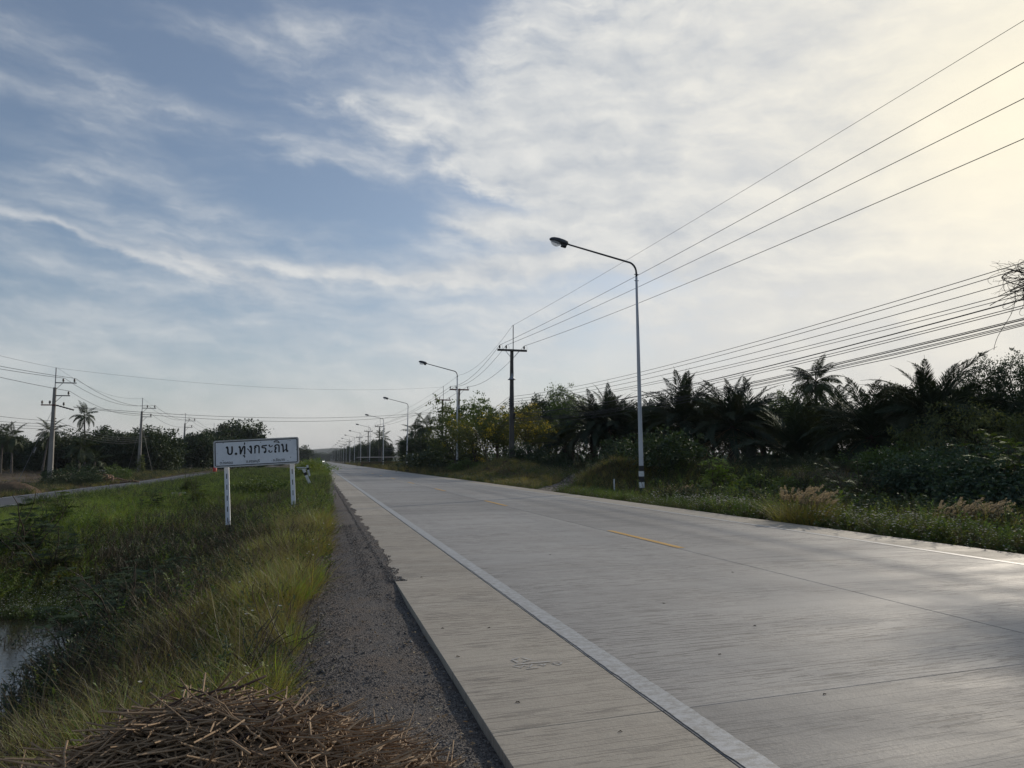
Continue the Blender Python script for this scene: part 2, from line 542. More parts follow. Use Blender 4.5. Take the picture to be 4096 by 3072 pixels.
M['grass_dry'] = leafmat('grass_dry', (0.13, 0.095, 0.05), (0.22, 0.175, 0.095), (0.10, 0.065, 0.04), 0.35, tc_=(1.1, 1.0, 0.8))
M['grass_red'] = leafmat('grass_red', (0.16, 0.065, 0.035), (0.19, 0.10, 0.05), None, 0.3, tc_=(1.1, 1.0, 0.8))
M['plume'] = leafmat('plume', (0.36, 0.30, 0.21), (0.50, 0.43, 0.32), None, 0.5, tc_=(1.1, 1.0, 0.8))
M['petal'] = leafmat('petal', (0.6, 0.58, 0.52), (0.75, 0.73, 0.68), None, 0.3, tc_=(1, 1, 1))
M['twig_dark'] = leafmat('twig_dark', (0.05, 0.032, 0.02), (0.09, 0.055, 0.03), None, 0.2, tc_=(1, 1, 1))
M['pebble'] = solid('pebble', (0.16, 0.142, 0.128), (0.075, 0.068, 0.062), 30, 0.8)
M['pebble_l'] = solid('pebble_l', (0.36, 0.33, 0.30), (0.2, 0.185, 0.17), 30, 0.8)
M['dead_leaf'] = leafmat('dead_leaf', (0.22, 0.14, 0.07), (0.30, 0.21, 0.12), None, 0.3, tc_=(1, 1, 1))
M['jar'] = solid('jar', (0.12, 0.08, 0.06), (0.07, 0.05, 0.04), 5, 0.35, spec=0.6)
M['red'] = solid('red', (0.65, 0.04, 0.03), rough=0.4)
M['hay'] = solid('hay', (0.13, 0.085, 0.05), (0.07, 0.05, 0.03), 10, 0.95, bump=0.8)
M['tin'] = solid('tin', (0.12, 0.11, 0.10), (0.07, 0.065, 0.06), 6, 0.6, metal=0.3)
M['car_paint'] = solid('car_paint', (0.35, 0.36, 0.38), rough=0.25, spec=0.6)
M['car_dark'] = solid('car_dark', (0.05, 0.05, 0.06), rough=0.3, spec=0.6)
M['rubber'] = solid('rubber', (0.02, 0.02, 0.02), rough=0.9)

m_, b_, o_ = material('glass_lens')
p_ = b_.n('ShaderNodeBsdfPrincipled')
b_.t.links.new(p_.outputs[0], o_.inputs[0])
p_.inputs['Base Color'].default_value = (0.7, 0.72, 0.75, 1)
p_.inputs['Roughness'].default_value = 0.25
p_.inputs['Alpha'].default_value = 0.45
M['glass_lens'] = m_
m_, b_, o_ = material('headlight')
e_ = b_.n('ShaderNodeEmission')
e_.inputs[0].default_value = (1, 0.97, 0.9, 1)
e_.inputs[1].default_value = 12
b_.t.links.new(e_.outputs[0], o_.inputs[0])
M['headlight'] = m_


def ground_mat():
    m_, b, out = material('soil')
    p = b.n('ShaderNodeBsdfPrincipled')
    b.t.links.new(p.outputs[0], out.inputs[0])
    geo = b.n('ShaderNodeNewGeometry')
    P = geo.outputs['Position']
    sep = b.n('ShaderNodeSeparateXYZ')
    b.t.links.new(P, sep.inputs[0])
    n1 = b.noise(P, 0.35, 6, 0.6)
    n2 = b.noise(P, 4, 6, 0.7)
    n3 = b.noise(P, 45, 4, 0.7)
    soil = b.mix(b.rng(n2, 0.3, 0.7), (0.085, 0.058, 0.04), (0.045, 0.032, 0.024))
    grass = b.mix(b.rng(n2, 0.3, 0.7), (0.05, 0.055, 0.02), (0.075, 0.06, 0.03))
    col = b.mix(b.rng(n1, 0.42, 0.58), soil, grass)
    # ploughed, partly flooded field far left: long strips of dry stubble and bare mud
    strip = b.noise(b.vmul(P, (1, 0.12, 1)), 0.22, 4, 0.55)
    field = b.mix(b.rng(strip, 0.4, 0.6), (0.15, 0.11, 0.075), (0.055, 0.045, 0.035))
    col = b.mix(b.rng(sep.outputs[0], -19, -21), col, field)
    col = b.mix(b.rng(n3, 0.4, 0.7, 0, 0.45), col, (0.02, 0.016, 0.012))
    b.put(p.inputs['Base Color'], col)
    p.inputs['Roughness'].default_value = 0.95
    p.inputs['Specular IOR Level'].default_value = 0.2
    bm = b.n('ShaderNodeBump')
    bm.inputs['Strength'].default_value = 0.8
    bm.inputs['Distance'].default_value = 0.05
    b.put(bm.inputs['Height'], b.m('ADD', n2, b.m('MULTIPLY', n3, 0.3)))
    b.t.links.new(bm.outputs[0], p.inputs['Normal'])
    return m_


M['soil'] = ground_mat()


def gravel_mat():
    m_, b, out = material('gravel')
    p = b.n('ShaderNodeBsdfPrincipled')
    b.t.links.new(p.outputs[0], out.inputs[0])
    geo = b.n('ShaderNodeNewGeometry')
    P = geo.outputs['Position']
    vo = b.n('ShaderNodeTexVoronoi')
    vo.inputs['Scale'].default_value = 75
    b.put(vo.inputs['Vector'], P)
    n1 = b.noise(P, 2.2, 6, 0.65)
    n2 = b.noise(P, 60, 4, 0.7)
    sc = b.n('ShaderNodeSeparateColor')
    b.t.links.new(vo.outputs['Color'], sc.inputs[0])
    col = b.mix(sc.outputs[0], (0.07, 0.062, 0.057), (0.18, 0.16, 0.145))
    col = b.mix(b.rng(n1, 0.44, 0.66, 0, 0.75), col, (0.15, 0.11, 0.08))
    col = b.mix(b.rng(n2, 0.45, 0.7, 0, 0.5), col, (0.02, 0.019, 0.018))
    b.put(p.inputs['Base Color'], col)
    p.inputs['Roughness'].default_value = 0.9
    bm = b.n('ShaderNodeBump')
    bm.inputs['Strength'].default_value = 1.0
    bm.inputs['Distance'].default_value = 0.012
    b.put(bm.inputs['Height'], b.m('SUBTRACT', n2, vo.outputs['Distance']))
    b.t.links.new(bm.outputs[0], p.inputs['Normal'])
    return m_


M['gravel'] = gravel_mat()


def asphalt_mat():
    m_ = solid('asphalt', (0.085, 0.087, 0.092), (0.065, 0.066, 0.07), 2.0, 0.75, bump=0.2)
    return m_


M['asphalt'] = asphalt_mat()
m_, b_, o_ = material('ditch_water')
p_ = b_.n('ShaderNodeBsdfPrincipled')
b_.t.links.new(p_.outputs[0], o_.inputs[0])
g_ = b_.n('ShaderNodeNewGeometry')
b_.put(p_.inputs['Base Color'], b_.mix(b_.rng(b_.noise(g_.outputs['Position'], 0.9, 4), 0.35, 0.65), (0.035, 0.032, 0.02), (0.055, 0.048, 0.03)))
p_.inputs['Roughness'].default_value = 0.06
bm_ = b_.n('ShaderNodeBump')
bm_.inputs['Strength'].default_value = 0.12
bm_.inputs['Distance'].default_value = 0.02
b_.put(bm_.inputs['Height'], b_.noise(b_.vmul(g_.outputs['Position'], (1, 2, 1)), 9, 3, 0.5))
b_.t.links.new(bm_.outputs[0], p_.inputs['Normal'])
M['water'] = m_
m_, b_, o_ = material('hill_scrub')
p_ = b_.n('ShaderNodeBsdfPrincipled')
b_.t.links.new(p_.outputs[0], o_.inputs[0])
g_ = b_.n('ShaderNodeNewGeometry')
b_.put(p_.inputs['Base Color'], b_.mix(b_.rng(b_.noise(g_.outputs['Position'], 0.012, 6, 0.65), 0.35, 0.65), (0.05, 0.07, 0.035), (0.12, 0.10, 0.07)))
p_.inputs['Roughness'].default_value = 1
M['hill'] = m_

# ------------------------------------------------------------------ terrain
XR = 9.9      # right edge of the concrete
XL = 0.87     # left edge
WATER = -1.33


def sm(a, b, x):
    t = np.clip((x - a) / (b - a), 0, 1)
    return t * t * (3 - 2 * t)


def pn(x, y, s=1.0, seed=0.0):
    x = x * s + seed * 3.1
    y = y * s + seed * 1.7
    return (np.sin(x * 1.3 + 1.7 * np.sin(y * 0.9 + seed)) + np.sin(y * 1.7 + 1.3 * np.sin(x * 1.1 + 2)) + 0.6 * np.sin(x * 2.9 + y * 2.3) + 0.5 * np.sin(y * 4.1 - x * 3.3)) / 3.1


MOUNDS = [(15.6, 60, 2.6, 6.5, 1.1), (14.0, 52, 2.0, 4.0, 0.45), (17.5, 66, 3, 5, 0.7), (15.0, 36.0, 1.9, 2.5, 1.0), (17.4, 36.0, 1.8, 2.4, 0.8),
          (24, 31, 2.2, 3, 0.35), (27, 34, 2.5, 3, 0.45), (19.5, 47, 2, 2.5, 0.3)]


def gz(x, y):
    x = np.asarray(x, dtype=float)
    y = np.asarray(y, dtype=float)
    # left of the road
    dry = sm(14.5, 19, y)           # beyond this the ditch is filled with weeds
    deep = -1.7 * (1 - dry) + -1.25 * dry
    lx = np.array([-26, -19.5, -18.5, -14.5, -13.5, -9, -6.6, -5.4, -3.6, -2.5, -1.2, -0.5, 0.1, 0.87, 9.9])
    lz0 = [-1.0, -0.98, -0.92, -0.92, -0.95, -0.85, -1.0, -1.6, -1.7, -1.05, -0.4, -0.16, -0.08, -0.075, -0.075]
    lz1 = [-1.0, -0.98, -0.92, -0.92, -0.95, -0.80, -0.85, -1.0, -1.15, -1.0, -0.4, -0.16, -0.08, -0.075, -0.075]
    L = np.interp(x, lx, lz0) * (1 - dry) + np.interp(x, lx, lz1) * dry
    far = sm(70, 140, y)
    L = L * (1 - far * 0.5 * (x < 0))
    # right of the road
    rx = [9.9, 10.7, 11.6, 13, 14.5, 16, 18, 20.5, 23, 26, 60]
    rn = [-0.075, -0.12, -0.2, -0.5, -0.95, -1.2, -1.15, -0.5, 0.35, 0.45, 0.5]
    rf = [-0.075, -0.10, -0.1, -0.12, -0.05, 0.1, 0.3, 0.4, 0.45, 0.45, 0.5]
    k = sm(24, 36, y)
    Rz = np.interp(x, rx, rn) * (1 - k) + np.interp(x, rx, rf) * k
    for mx, my, sx_, sy_, h in MOUNDS:
        g = np.exp(-((x - mx) / sx_) ** 2 - ((y - my) / sy_) ** 2)
        Rz = Rz + h * g * (1 + 0.12 * pn(x, y, 1.3, 2)) * sm(10.4, 12.5, x)
    z = np.where(x < 5, L, Rz)
    rough = 0.06 * pn(x, y, 1.1) + 0.03 * pn(x, y, 3.7, 1)
    away = sm(0.3, -1.5, x) + sm(10.3, 12, x)
    onroad = sm(-20.2, -18.9, x) * sm(-13.6, -14.3, x)
    return z + rough * away * (1 - onroad)


def G(x, y): return float(gz(x, y))


def build_ground():
    xs = np.concatenate([-np.geomspace(3500, 40, 26), np.arange(-39, -20, 1.0), np.arange(-20, -7, 0.4), np.arange(-7, 1.3, 0.16),
                         np.array([2.5, 5, 7.5, 9.6]), np.arange(9.9, 30, 0.3), np.arange(30, 60, 1.5), np.geomspace(62, 3500, 26)])
    ys = np.concatenate([-np.geomspace(600, 6, 12), np.arange(-5, 25, 0.22), np.arange(25, 75, 0.5), np.arange(75, 160, 2.0), np.geomspace(165, 4200, 36)])
    X, Y = np.meshgrid(xs, ys)
    Zz = gz(X, Y)
    V = np.stack([X, Y, Zz], -1).reshape(-1, 3)
    nx, ny = len(xs), len(ys)
    i = np.arange(ny - 1)[:, None] * nx + np.arange(nx - 1)[None]
    Fq = np.stack([i, i + 1, i + nx + 1, i + nx], -1).reshape(-1, 4)
    o = link('ground', mesh('ground', V, Fq, M['soil'], True))
    props(o, kind='structure')


build_ground()

# water in the roadside ditch
o = MB().add([(-9, -6, WATER), (-2.0, -6, WATER), (-2.0, 19, WATER), (-9, 19, WATER)], [(0, 1, 2, 3)]).obj('ditch_water', M['water'])
props(o, kind='structure')
# flooded strip in the field
o = MB().add([(-36, 62, -0.93), (-29, 62, -0.93), (-29, 88, -0.93), (-36, 88, -0.93)], [(0, 1, 2, 3)]).obj('field_water', M['water'])
props(o, kind='structure')

# ------------------------------------------------------------------ the concrete road
road = props(empty('road'), kind='structure')
YEND = 2500.0
MB().add([(XL + .02, -40, -0.045), (XR - .02, -40, -0.045), (XR - .02, YEND, -0.045), (XL + .02, YEND, -0.045)], [(0, 1, 2, 3)]).obj('joint_bed', M['sealant'], road)
COLS = [(XL, 1.834), (1.841, 5.388), (5.400, 9.032), (9.039, XR)]
SL = 4.95
Y0 = 8.55 - SL * 3
for ci, (x0, x1) in enumerate(COLS):
    me = None
    for r in range(27):
        if me is None:
            bm = MB()
            g = 0.0018
            # slab with a small chamfer at the joints
            c = 0.002
            k0, k1 = x0 * .1, x1 * .1
            bm.add([(x0, g, -.2), (x1, g, -.2), (x1, SL - g, -.2), (x0, SL - g, -.2),
                    (x0, g, -c), (x1, g, -c), (x1, SL - g, -c), (x0, SL - g, -c),
                    (x0 + c, g + c, 0), (x1 - c, g + c, 0), (x1 - c, SL - g - c, 0), (x0 + c, SL - g - c, 0)],
                   [(0, 1, 5, 4), (1, 2, 6, 5), (2, 3, 7, 6), (3, 0, 4, 7), (4, 5, 9, 8), (5, 6, 10, 9), (6, 7, 11, 10), (7, 4, 8, 11), (8, 9, 10, 11)])
            bm.v = [(x, y + x * .08, z) for x, y, z in bm.v]
            me = bm.me('concrete_slab', M['conc_side'] if ci in (0, 3) else M['conc_lane'])
        o = link('concrete_slab', me, road, loc=(0, Y0 + r * SL, 0))
        random.seed(ci * 100 + r)
    ys = Y0 + 27 * SL
    bm = MB()
    for r in range(70):
        L = SL * 6
        bm.box(x0, x1, ys + r * L + (.01 if r else -.6), ys + (r + 1) * L - .01, -.21, -.002)
    o = bm.obj('far_slabs', M['conc_side'] if ci in (0, 3) else M['conc_lane'], road)
    o['kind'] = 'stuff'


def strip(xa, xb, ya, yb, z, n=1, wob=0.0, seed=0):
    rr = np.random.default_rng(seed)
    ys = np.linspace(ya, yb, n + 1)
    V, Fq = [], []
    w = rr.normal(0, wob, (n + 1, 2)) if wob else np.zeros((n + 1, 2))
    for i, y in enumerate(ys): V += [(xa + w[i, 0], y, z), (xb + w[i, 1], y, z)]
    for i in range(n): Fq.append((2 * i, 2 * i + 1, 2 * i + 3, 2 * i + 2))
    return V, Fq


bm = MB(); bm.add(*strip(1.855, 2.005, -10, 60, 0.004, 900, 0.003, 1)); bm.add(*strip(1.855, 2.005, 60, YEND, 0.004, 40)); bm.obj('edge_line', M['white_line'], road)
bm = MB(); bm.add(*strip(8.86, 9.0, -10, YEND, 0.004, 200, 0.002, 2)); bm.obj('edge_line', M['white_line'], road)
dash = None
dy = 10.9
yd = atx(2722, 5.46, 2189)[1]
for k in range(-1, 16):
    if dash is None:
        bm = MB(); bm.add(*strip(5.42, 5.54, 0, 2.9, 0.004, 40, 0.002, 3)); dash = bm.me('centre_dash', M['yellow_line'])
    link('centre_dash', dash, road, loc=(0, yd + k * dy, 0))
bm = MB()
for k in range(16, 150): bm.add(*strip(5.42, 5.54, yd + k * dy, yd + k * dy + 2.9, 0.004))
o = bm.obj('far_dashes', M['yellow_line'], road); o['kind'] = 'stuff'
# faint hand-painted survey mark on the shoulder
bm = MB()
mx, my = atx(2130, 1.42, 2545)


def flat(bm, pts, w, z):
    P = np.array(pts, dtype=float)
    T = np.gradient(P, axis=0); T /= np.linalg.norm(T, axis=1)[:, None] + 1e-9
    Nn = np.stack([-T[:, 1], T[:, 0]], 1) * w / 2
    V, Fq = [], []
    for p, n in zip(P, Nn): V += [(p[0] - n[0], p[1] - n[1], z), (p[0] + n[0], p[1] + n[1], z)]
    for i in range(len(P) - 1): Fq.append((2 * i, 2 * i + 1, 2 * i + 3, 2 * i + 2))
    bm.add(V, Fq)


for st in ([(-.15, 0), (.1, .01)], [(-.12, .04), (-.14, .12), (-.08, .15)], [(-.06, .15), (-.02, .08), (-.08, .05)],
           [(-.17, -.03), (-.13, -.08), (-.1, -.03), (-.07, -.08), (-.04, -.03)], [(.0, -.03), (.03, -.07), (.05, -.04)], [(.1, -.03), (.13, -.08), (.16, -.05), (.15, -.02), (.11, -.025)], [(-.1, -.11), (-.02, -.11)]):
    flat(bm, [(1.45 + x, my + y) for x, y in st], 0.014, 0.005)
bm.obj('survey_mark', paint('chalk', (0.48, 0.48, 0.47), (0.33, 0.31, 0.28), (0.45, 0.6)), road)
# gravel creeping over the slab edge
rr = np.random.default_rng(4)
V, Fq = [], []
ysx = np.concatenate([np.arange(8.3, 40, 0.07), np.arange(40, 160, 0.5)])
for i, y in enumerate(ysx):
    w = (0.09 + 0.09 * pn(y, 0.0, 1.9, 3) + 0.03 * pn(y, 3.0, 7.1, 1) + rr.normal(0, .012)) * min(1, (y - 8.3) * .3)
    w = max(w, 0.002)
    q = min(1, (y - 8.3) / 1.2)
    V += [(0.74, y, -0.05 + .03 * q), (0.86, y, -.03 + .037 * q), (XL + w * 0.7, y, -.004 + 0.010 * q), (XL + w + .01, y, -.004 + 0.0055 * q)]
    if i: a = 4 * i; Fq += [(a - 4, a - 3, a + 1, a), (a - 3, a - 2, a + 2, a + 1), (a - 2, a - 1, a + 3, a + 2)]
o = MB().add(V, Fq).obj('gravel_spill', M['gravel']); props(o, kind='structure')


def shoulder(name, xs, zs, ymax):
    V, Fq = [], []
    ys = np.concatenate([np.arange(-6, 30, 0.12), np.arange(30, ymax, 2.0)])
    n = len(xs)
    for i, y in enumerate(ys):
        for x, z in zip(xs, zs): V.append((x, y, z * (1 if x < 0 else 1 - .95 * min(1, max(0, (y - 7.4) / 1.3)) * min(1, max(0, (x - .3) / .3)) * (x < 2)) + 0.012 * float(pn(x * 1.0, y, 2.6, 1)) * (0 if x in (XL, XR) else 1)))
        if i:
            for k in range(n - 1): a = i * n + k; Fq.append((a - n, a - n + 1, a + 1, a))
    return props(link(name, mesh(name, V, Fq, M['gravel'], True)), kind='structure')


shoulder('gravel_shoulder', [-0.35, -0.1, 0.1, 0.3, 0.5, 0.7, XL - .002], [-0.11, -0.065, -0.055, -0.052, -0.05, -0.052, -0.055], 1500)
shoulder('gravel_shoulder', [XR + .002, 10.1, 10.35, 10.6, 10.9], [-0.055, -0.05, -0.06, -0.08, -0.13], 1500)
# dirt track between the mounds
V, Fq = [], []
tx = np.linspace(10.2, 22, 60)
for i, x in enumerate(tx):
    for k in range(5):
        y = 32 + (k - 2) * 0.9 + (x - 10) * 2.1
        V.append((x, y, G(x, y) + 0.02))
    if i:
        for k in range(4): a = i * 5 + k; Fq.append((a - 5, a, a + 1, a - 4))
props(link('dirt_track', mesh('dirt_track', V, Fq, M['gravel'], True)), kind='structure')

# ------------------------------------------------------------------ frontage road on the left
V, Fq = [], []
ysx = np.concatenate([np.arange(10, 120, 2.0), np.arange(120, 600, 12.0)])
for i, y in enumerate(ysx):
    bend = 0.0 if y < 60 else (y - 60) * 0.012
    for x in (-18.55, -16.7, -14.55): V.append((x + bend, y, -0.885 + (0.4 * float(sm(70, 140, y))) + (0.03 if x == -16.7 else 0)))
    if i:
        for k in range(2): a = i * 3 + k; Fq.append((a - 3, a - 2, a + 1, a))
side = props(link('side_road', mesh('side_road', V, Fq, M['asphalt'], True)), kind='structure')
for xx, gaps in ((-18.2, False), (-14.95, True)):
    bm = MB()
    y = 12.0
    while y < 200:
        L = 3.0 if gaps else 6.0
        if not gaps or random.random() < 0.75:
            z = -0.868 + 0.4 * float(sm(70, 140, y)); z2 = -0.868 + 0.4 * float(sm(70, 140, y + L))
            b0, b1 = max(0, y - 60) * .012, max(0, y + L - 60) * .012
            bm.add([(xx + b0, y, z), (xx + .12 + b0, y, z), (xx + .12 + b1, y + L, z2), (xx + b1, y + L, z2)], [(0, 1, 2, 3)])
        y += L
    bm.obj('edge_line', M['white_line'], side)

# ------------------------------------------------------------------ far hill
V, Fq = [], []
xs = np.linspace(-900, 900, 60)
for i, x in enumerate(xs):
    h = 38 * exp(-((x - 60) / 230) ** 2) * (1 + 0.06 * sin(x * .02)) + 20 * exp(-((x + 260) / 260) ** 2) + 26 * exp(-((x - 420) / 260) ** 2)
    V += [(x, 2700, -3), (x, 2780, h * 0.75), (x, 2850, h), (x, 3000, h * 0.9), (x, 3300, -3)]
    if i:
        for k in range(4): a = i * 5 + k; Fq.append((a - 5, a, a + 1, a - 4))
props(link('hill', mesh('hill', V, Fq, M['hill'], True)), kind='structure')

# ------------------------------------------------------------------ plant generators (numpy)
def leaf_quads(C, T, W, L, Wd, fold=0.25):
    """C bases, T unit directions, W unit side vectors, L lengths, Wd widths -> rhombus leaves"""
    n = len(C)
    L = np.broadcast_to(L, (n,))[:, None]; Wd = np.broadcast_to(Wd, (n,))[:, None]
    Nn = np.cross(T, W)
    mid = C + T * L * 0.45 - Nn * Wd * fold
    V = np.stack([C, mid + W * Wd * .5, C + T * L, mid - W * Wd * .5], 1).reshape(-1, 3)
    i = np.arange(n)[:, None] * 4
    return V, i + np.array([[0, 1, 2, 3]])


def unit(a): return a / (np.linalg.norm(a, axis=-1, keepdims=True) + 1e-9)


def rand_dirs(r, n, up=0.0):
    d = r.normal(size=(n, 3)); d[:, 2] += up
    return unit(d)


def join_np(parts):
    V, Fq, mi, o = [], [], [], 0
    for v, f, m_ in parts:
        V.append(v); Fq.append(f + o); mi.append(np.full(len(f), m_)); o += len(v)
    return np.concatenate(V), np.concatenate(Fq), np.concatenate(mi)


def crown_mesh(name, seed, ell, n_cl, per, size, cl_r, mat, droop=0.0, shell=0.55, aspect=0.5):
    """leaf-sized faces gathered in clumps through a crown made of several ellipsoids"""
    r = np.random.default_rng(seed)
    E = np.array(ell, dtype=float)
    w = E[:, 3] * E[:, 4] * E[:, 5]; w /= w.sum()
    k = r.choice(len(E), n_cl, p=w)
    d = rand_dirs(r, n_cl)
    rad = r.uniform(shell, 1.0, n_cl) ** 0.6
    rad *= 1 + 0.18 * r.normal(size=n_cl)
    cc = E[k, :3] + d * rad[:, None] * E[k, 3:]
    n = n_cl * per
    ci = np.repeat(np.arange(n_cl), per)
    crs = cl_r * r.uniform(0.5, 1.3, n_cl)
    off = r.normal(size=(n, 3)) * crs[ci][:, None] * np.array([1, 1, 0.7]) * 0.6
    C = cc[ci] + off
    T = unit(rand_dirs(r, n) + 0.6 * d[ci] + np.array([0, 0, -droop]))
    W = unit(np.cross(T, rand_dirs(r, n)))
    sz = size * r.uniform(0.6, 1.35, n)
    V, Fq = leaf_quads(C, T, W, sz, sz * aspect)
    return mesh(name, V, Fq, mat), cc


def limbs(mb, r, base, top, targets, r0, n=7):
    """trunk from base to top with limbs towards some crown clumps"""
    base, top = np.array(base, float), np.array(top, float)
    t = np.linspace(0, 1, 8)[:, None]
    wob = np.cumsum(r.normal(0, 0.05, (8, 3)), 0) * t * np.linalg.norm(top - base) * 0.25
    P = base + (top - base) * t + wob
    mb.tube(P, r0 * (1 - 0.65 * t[:, 0]) * np.concatenate([[1.35], np.ones(7)]), n)
    for tg in targets:
        s = r.uniform(0.35, 0.95)
        a = P[int(s * 7)]
        q = np.linspace(0, 1, 6)[:, None]
        Q = a + (tg - a) * q + np.array([0, 0, 1]) * (np.sin(q * pi) * 0.15 * np.linalg.norm(tg - a)) + np.cumsum(r.normal(0, .04, (6, 3)), 0) * np.linalg.norm(tg - a) * q
        mb.tube(Q, r0 * (0.5 - 0.4 * q[:, 0]) * (1.1 - 0.5 * s), 5, caps=False)
    return P


class Kind:
    """a plant built once: list of (part name, mesh)"""
    def __init__(s, parts, h): s.parts, s.h = parts, h

    def place(s, name, x, y, h, label, cat, group=None, rot=None, z=None, wide=1.0):
        k = h / s.h
        z = G(x, y) - 0.04 if z is None else z
        o = empty(name, (x, y, z), (0, 0, R0.uniform(0, 6.28) if rot is None else rot), label, cat, group, (k * wide, k * wide, k))
        for pn_, me in s.parts: link(pn_, me, o)
        return o


def make_tree(seed, h, spread, mat, leaf=0.16, n_cl=260, per=34, trunk=0.16, clear=0.3, barkm='bark', cl_r=0.45, extra=None, lobes=7, droop=0.1):
    r = np.random.default_rng(seed)
    ell = []
    for i in range(lobes):
        a = r.uniform(0, 6.28); q = r.uniform(0.15, 0.62) * spread
        zc = h * (clear + (1 - clear) * r.uniform(0.3, 0.8))
        s_ = r.uniform(0.32, 0.55)
        ell.append((q * cos(a), q * sin(a), zc, spread * s_, spread * s_, h * (1 - clear) * r.uniform(0.18, 0.3)))
    ell.append((0, 0, h * (clear + (1 - clear) * 0.55), spread * 0.6, spread * .6, h * (1 - clear) * 0.42))
    me, cc = crown_mesh('crown', seed, ell, n_cl, per, leaf, cl_r, M[mat], droop)
    mb = MB()
    tg = cc[r.choice(len(cc), 14)]
    limbs(mb, r, (0, 0, -0.3), (r.normal(0, .3), r.normal(0, .3), h * (clear + .45 * (1 - clear))), tg, trunk)
    parts = [('trunk', mb.me('trunk', M[barkm], True)), ('crown', me)]
    if extra:
        nm, m2, n2, sz2 = extra
        idx = r.choice(len(cc), n2)
        me2, _ = crown_mesh(nm, seed + 5, [(*cc[i], .5, .5, .6) for i in idx], n2 * 3, 26, sz2, 0.28, M[m2], 0.8)
        parts.append((nm, me2))
    return Kind(parts, h)


def frond_mesh(name, L, droop, n=66, ll=0.60, mat='palm_leaf', vee=0.45, seed=0, w=0.036, curl=0.0, fwd=0.75, ):
    """one pinnate palm frond along +X, arching down"""
    r = np.random.default_rng(seed)
    s = np.linspace(0, 1, 15)
    ang = -droop * s ** 1.4
    dx = np.cos(ang); dz = np.sin(ang)
    P = np.stack([np.cumsum(dx), curl * np.cumsum(s ** 2) * .3, np.cumsum(dz)], 1) * L / 15
    P -= P[0]
    mb = MB(); mb.tube(P, 0.028 * (1 - 0.85 * s) * max(1, L / 3), 4, caps=False)
    v0 = np.array(mb.v); f0 = np.array([f for f in mb.f if len(f) == 4])
    t = np.linspace(0.16, 0.995, n)
    C = np.stack([np.interp(t, s, P[:, i]) for i in range(3)], 1)
    Tn = unit(np.stack([np.interp(t, s, np.gradient(P[:, i])) for i in range(3)], 1))
    up = unit(np.cross(Tn, np.array([0, 1.0, 0]))) * -1
    up[up[:, 2] < 0] *= -1
    parts = [(v0, f0, 0)]
    ln = ll * np.sin(np.clip(t * 0.9 + 0.18, 0, 1) * pi) ** 0.6 * (1 - 0.25 * t)
    for sd in (-1, 1):
        side = np.cross(Tn, up) * sd
        T = unit(side * 0.85 + Tn * (fwd + 0.35 * t[:, None]) + up * vee + r.normal(0, 0.14, (n, 3)) + np.array([0, 0, -0.2 * droop]) )
        W = unit(np.cross(T, up) + r.normal(0, .2, (n, 3)))
        V, Fq = leaf_quads(C, T, W, ln * r.uniform(.85, 1.1, n), w, 0.1)
        parts.append((V, Fq, 0))
    V, Fq, mi = join_np(parts)
    return mesh(name, V, Fq, M[mat])


# ------------------------------------------------------------------ small plants for scattering
PROTO = []


def proto(me):
    o = bpy.data.objects.new(me.name, me)
    PROTO.append(o)
    return o


def grass_tuft(name, seed, n, h, spread, w, mat, lean=0.35, bend=0.5, straw=None, segs=3):
    r = np.random.default_rng(seed)
    parts = []
    for frac, m_i in ((1.0 - (0.25 if straw else 0), 0), (0.25, 1)):
        if m_i == 1 and not straw: continue
        k = int(n * frac)
        a = r.uniform(0, 6.28, k); q = np.sqrt(r.uniform(0, 1, k)) * spread
        B = np.stack([q * np.cos(a), q * np.sin(a), np.full(k, -0.03)], 1)
        oa = a + r.normal(0, 0.8, k)
        out_ = np.stack([np.cos(oa), np.sin(oa), np.zeros(k)], 1)
        ln = h * r.uniform(0.45, 1.15, k)
        le = lean * r.uniform(0.2, 1.3, k); be = bend * r.uniform(0.2, 1.4, k)
        sd = np.stack([-np.sin(oa), np.cos(oa), np.zeros(k)], 1)
        sd = unit(sd + r.normal(0, .4, (k, 3)))
        ww = w * r.uniform(0.7, 1.3, k)
        rows = []
        for j in range(segs + 1):
            t = j / segs
            hor = le * t + be * t * t
            ver = np.sqrt(np.clip(1 - (0.5 * hor) ** 2, 0.15, 1)) * t
            p = B + out_ * (hor * ln)[:, None] + np.array([0, 0, 1]) * (ver * ln)[:, None]
            wd = (ww * (1 - t) ** 0.7 if j < segs else ww * 0.08)[:, None]
            rows.append((p - sd * wd / 2, p + sd * wd / 2))
        V = np.stack([x for pr in rows for x in pr], 1).reshape(-1, 3)
        m2 = 2 * (segs + 1)
        i = np.arange(k)[:, None] * m2
        Fq = np.concatenate([i + np.array([[2 * j, 2 * j + 1, 2 * j + 3, 2 * j + 2]]) for j in range(segs)])
        parts.append((V, Fq, m_i))
    V, Fq, mi = join_np(parts)
    return proto(mesh(name, V, Fq, [M[mat]] + ([M[straw]] if straw else []), mi=mi))


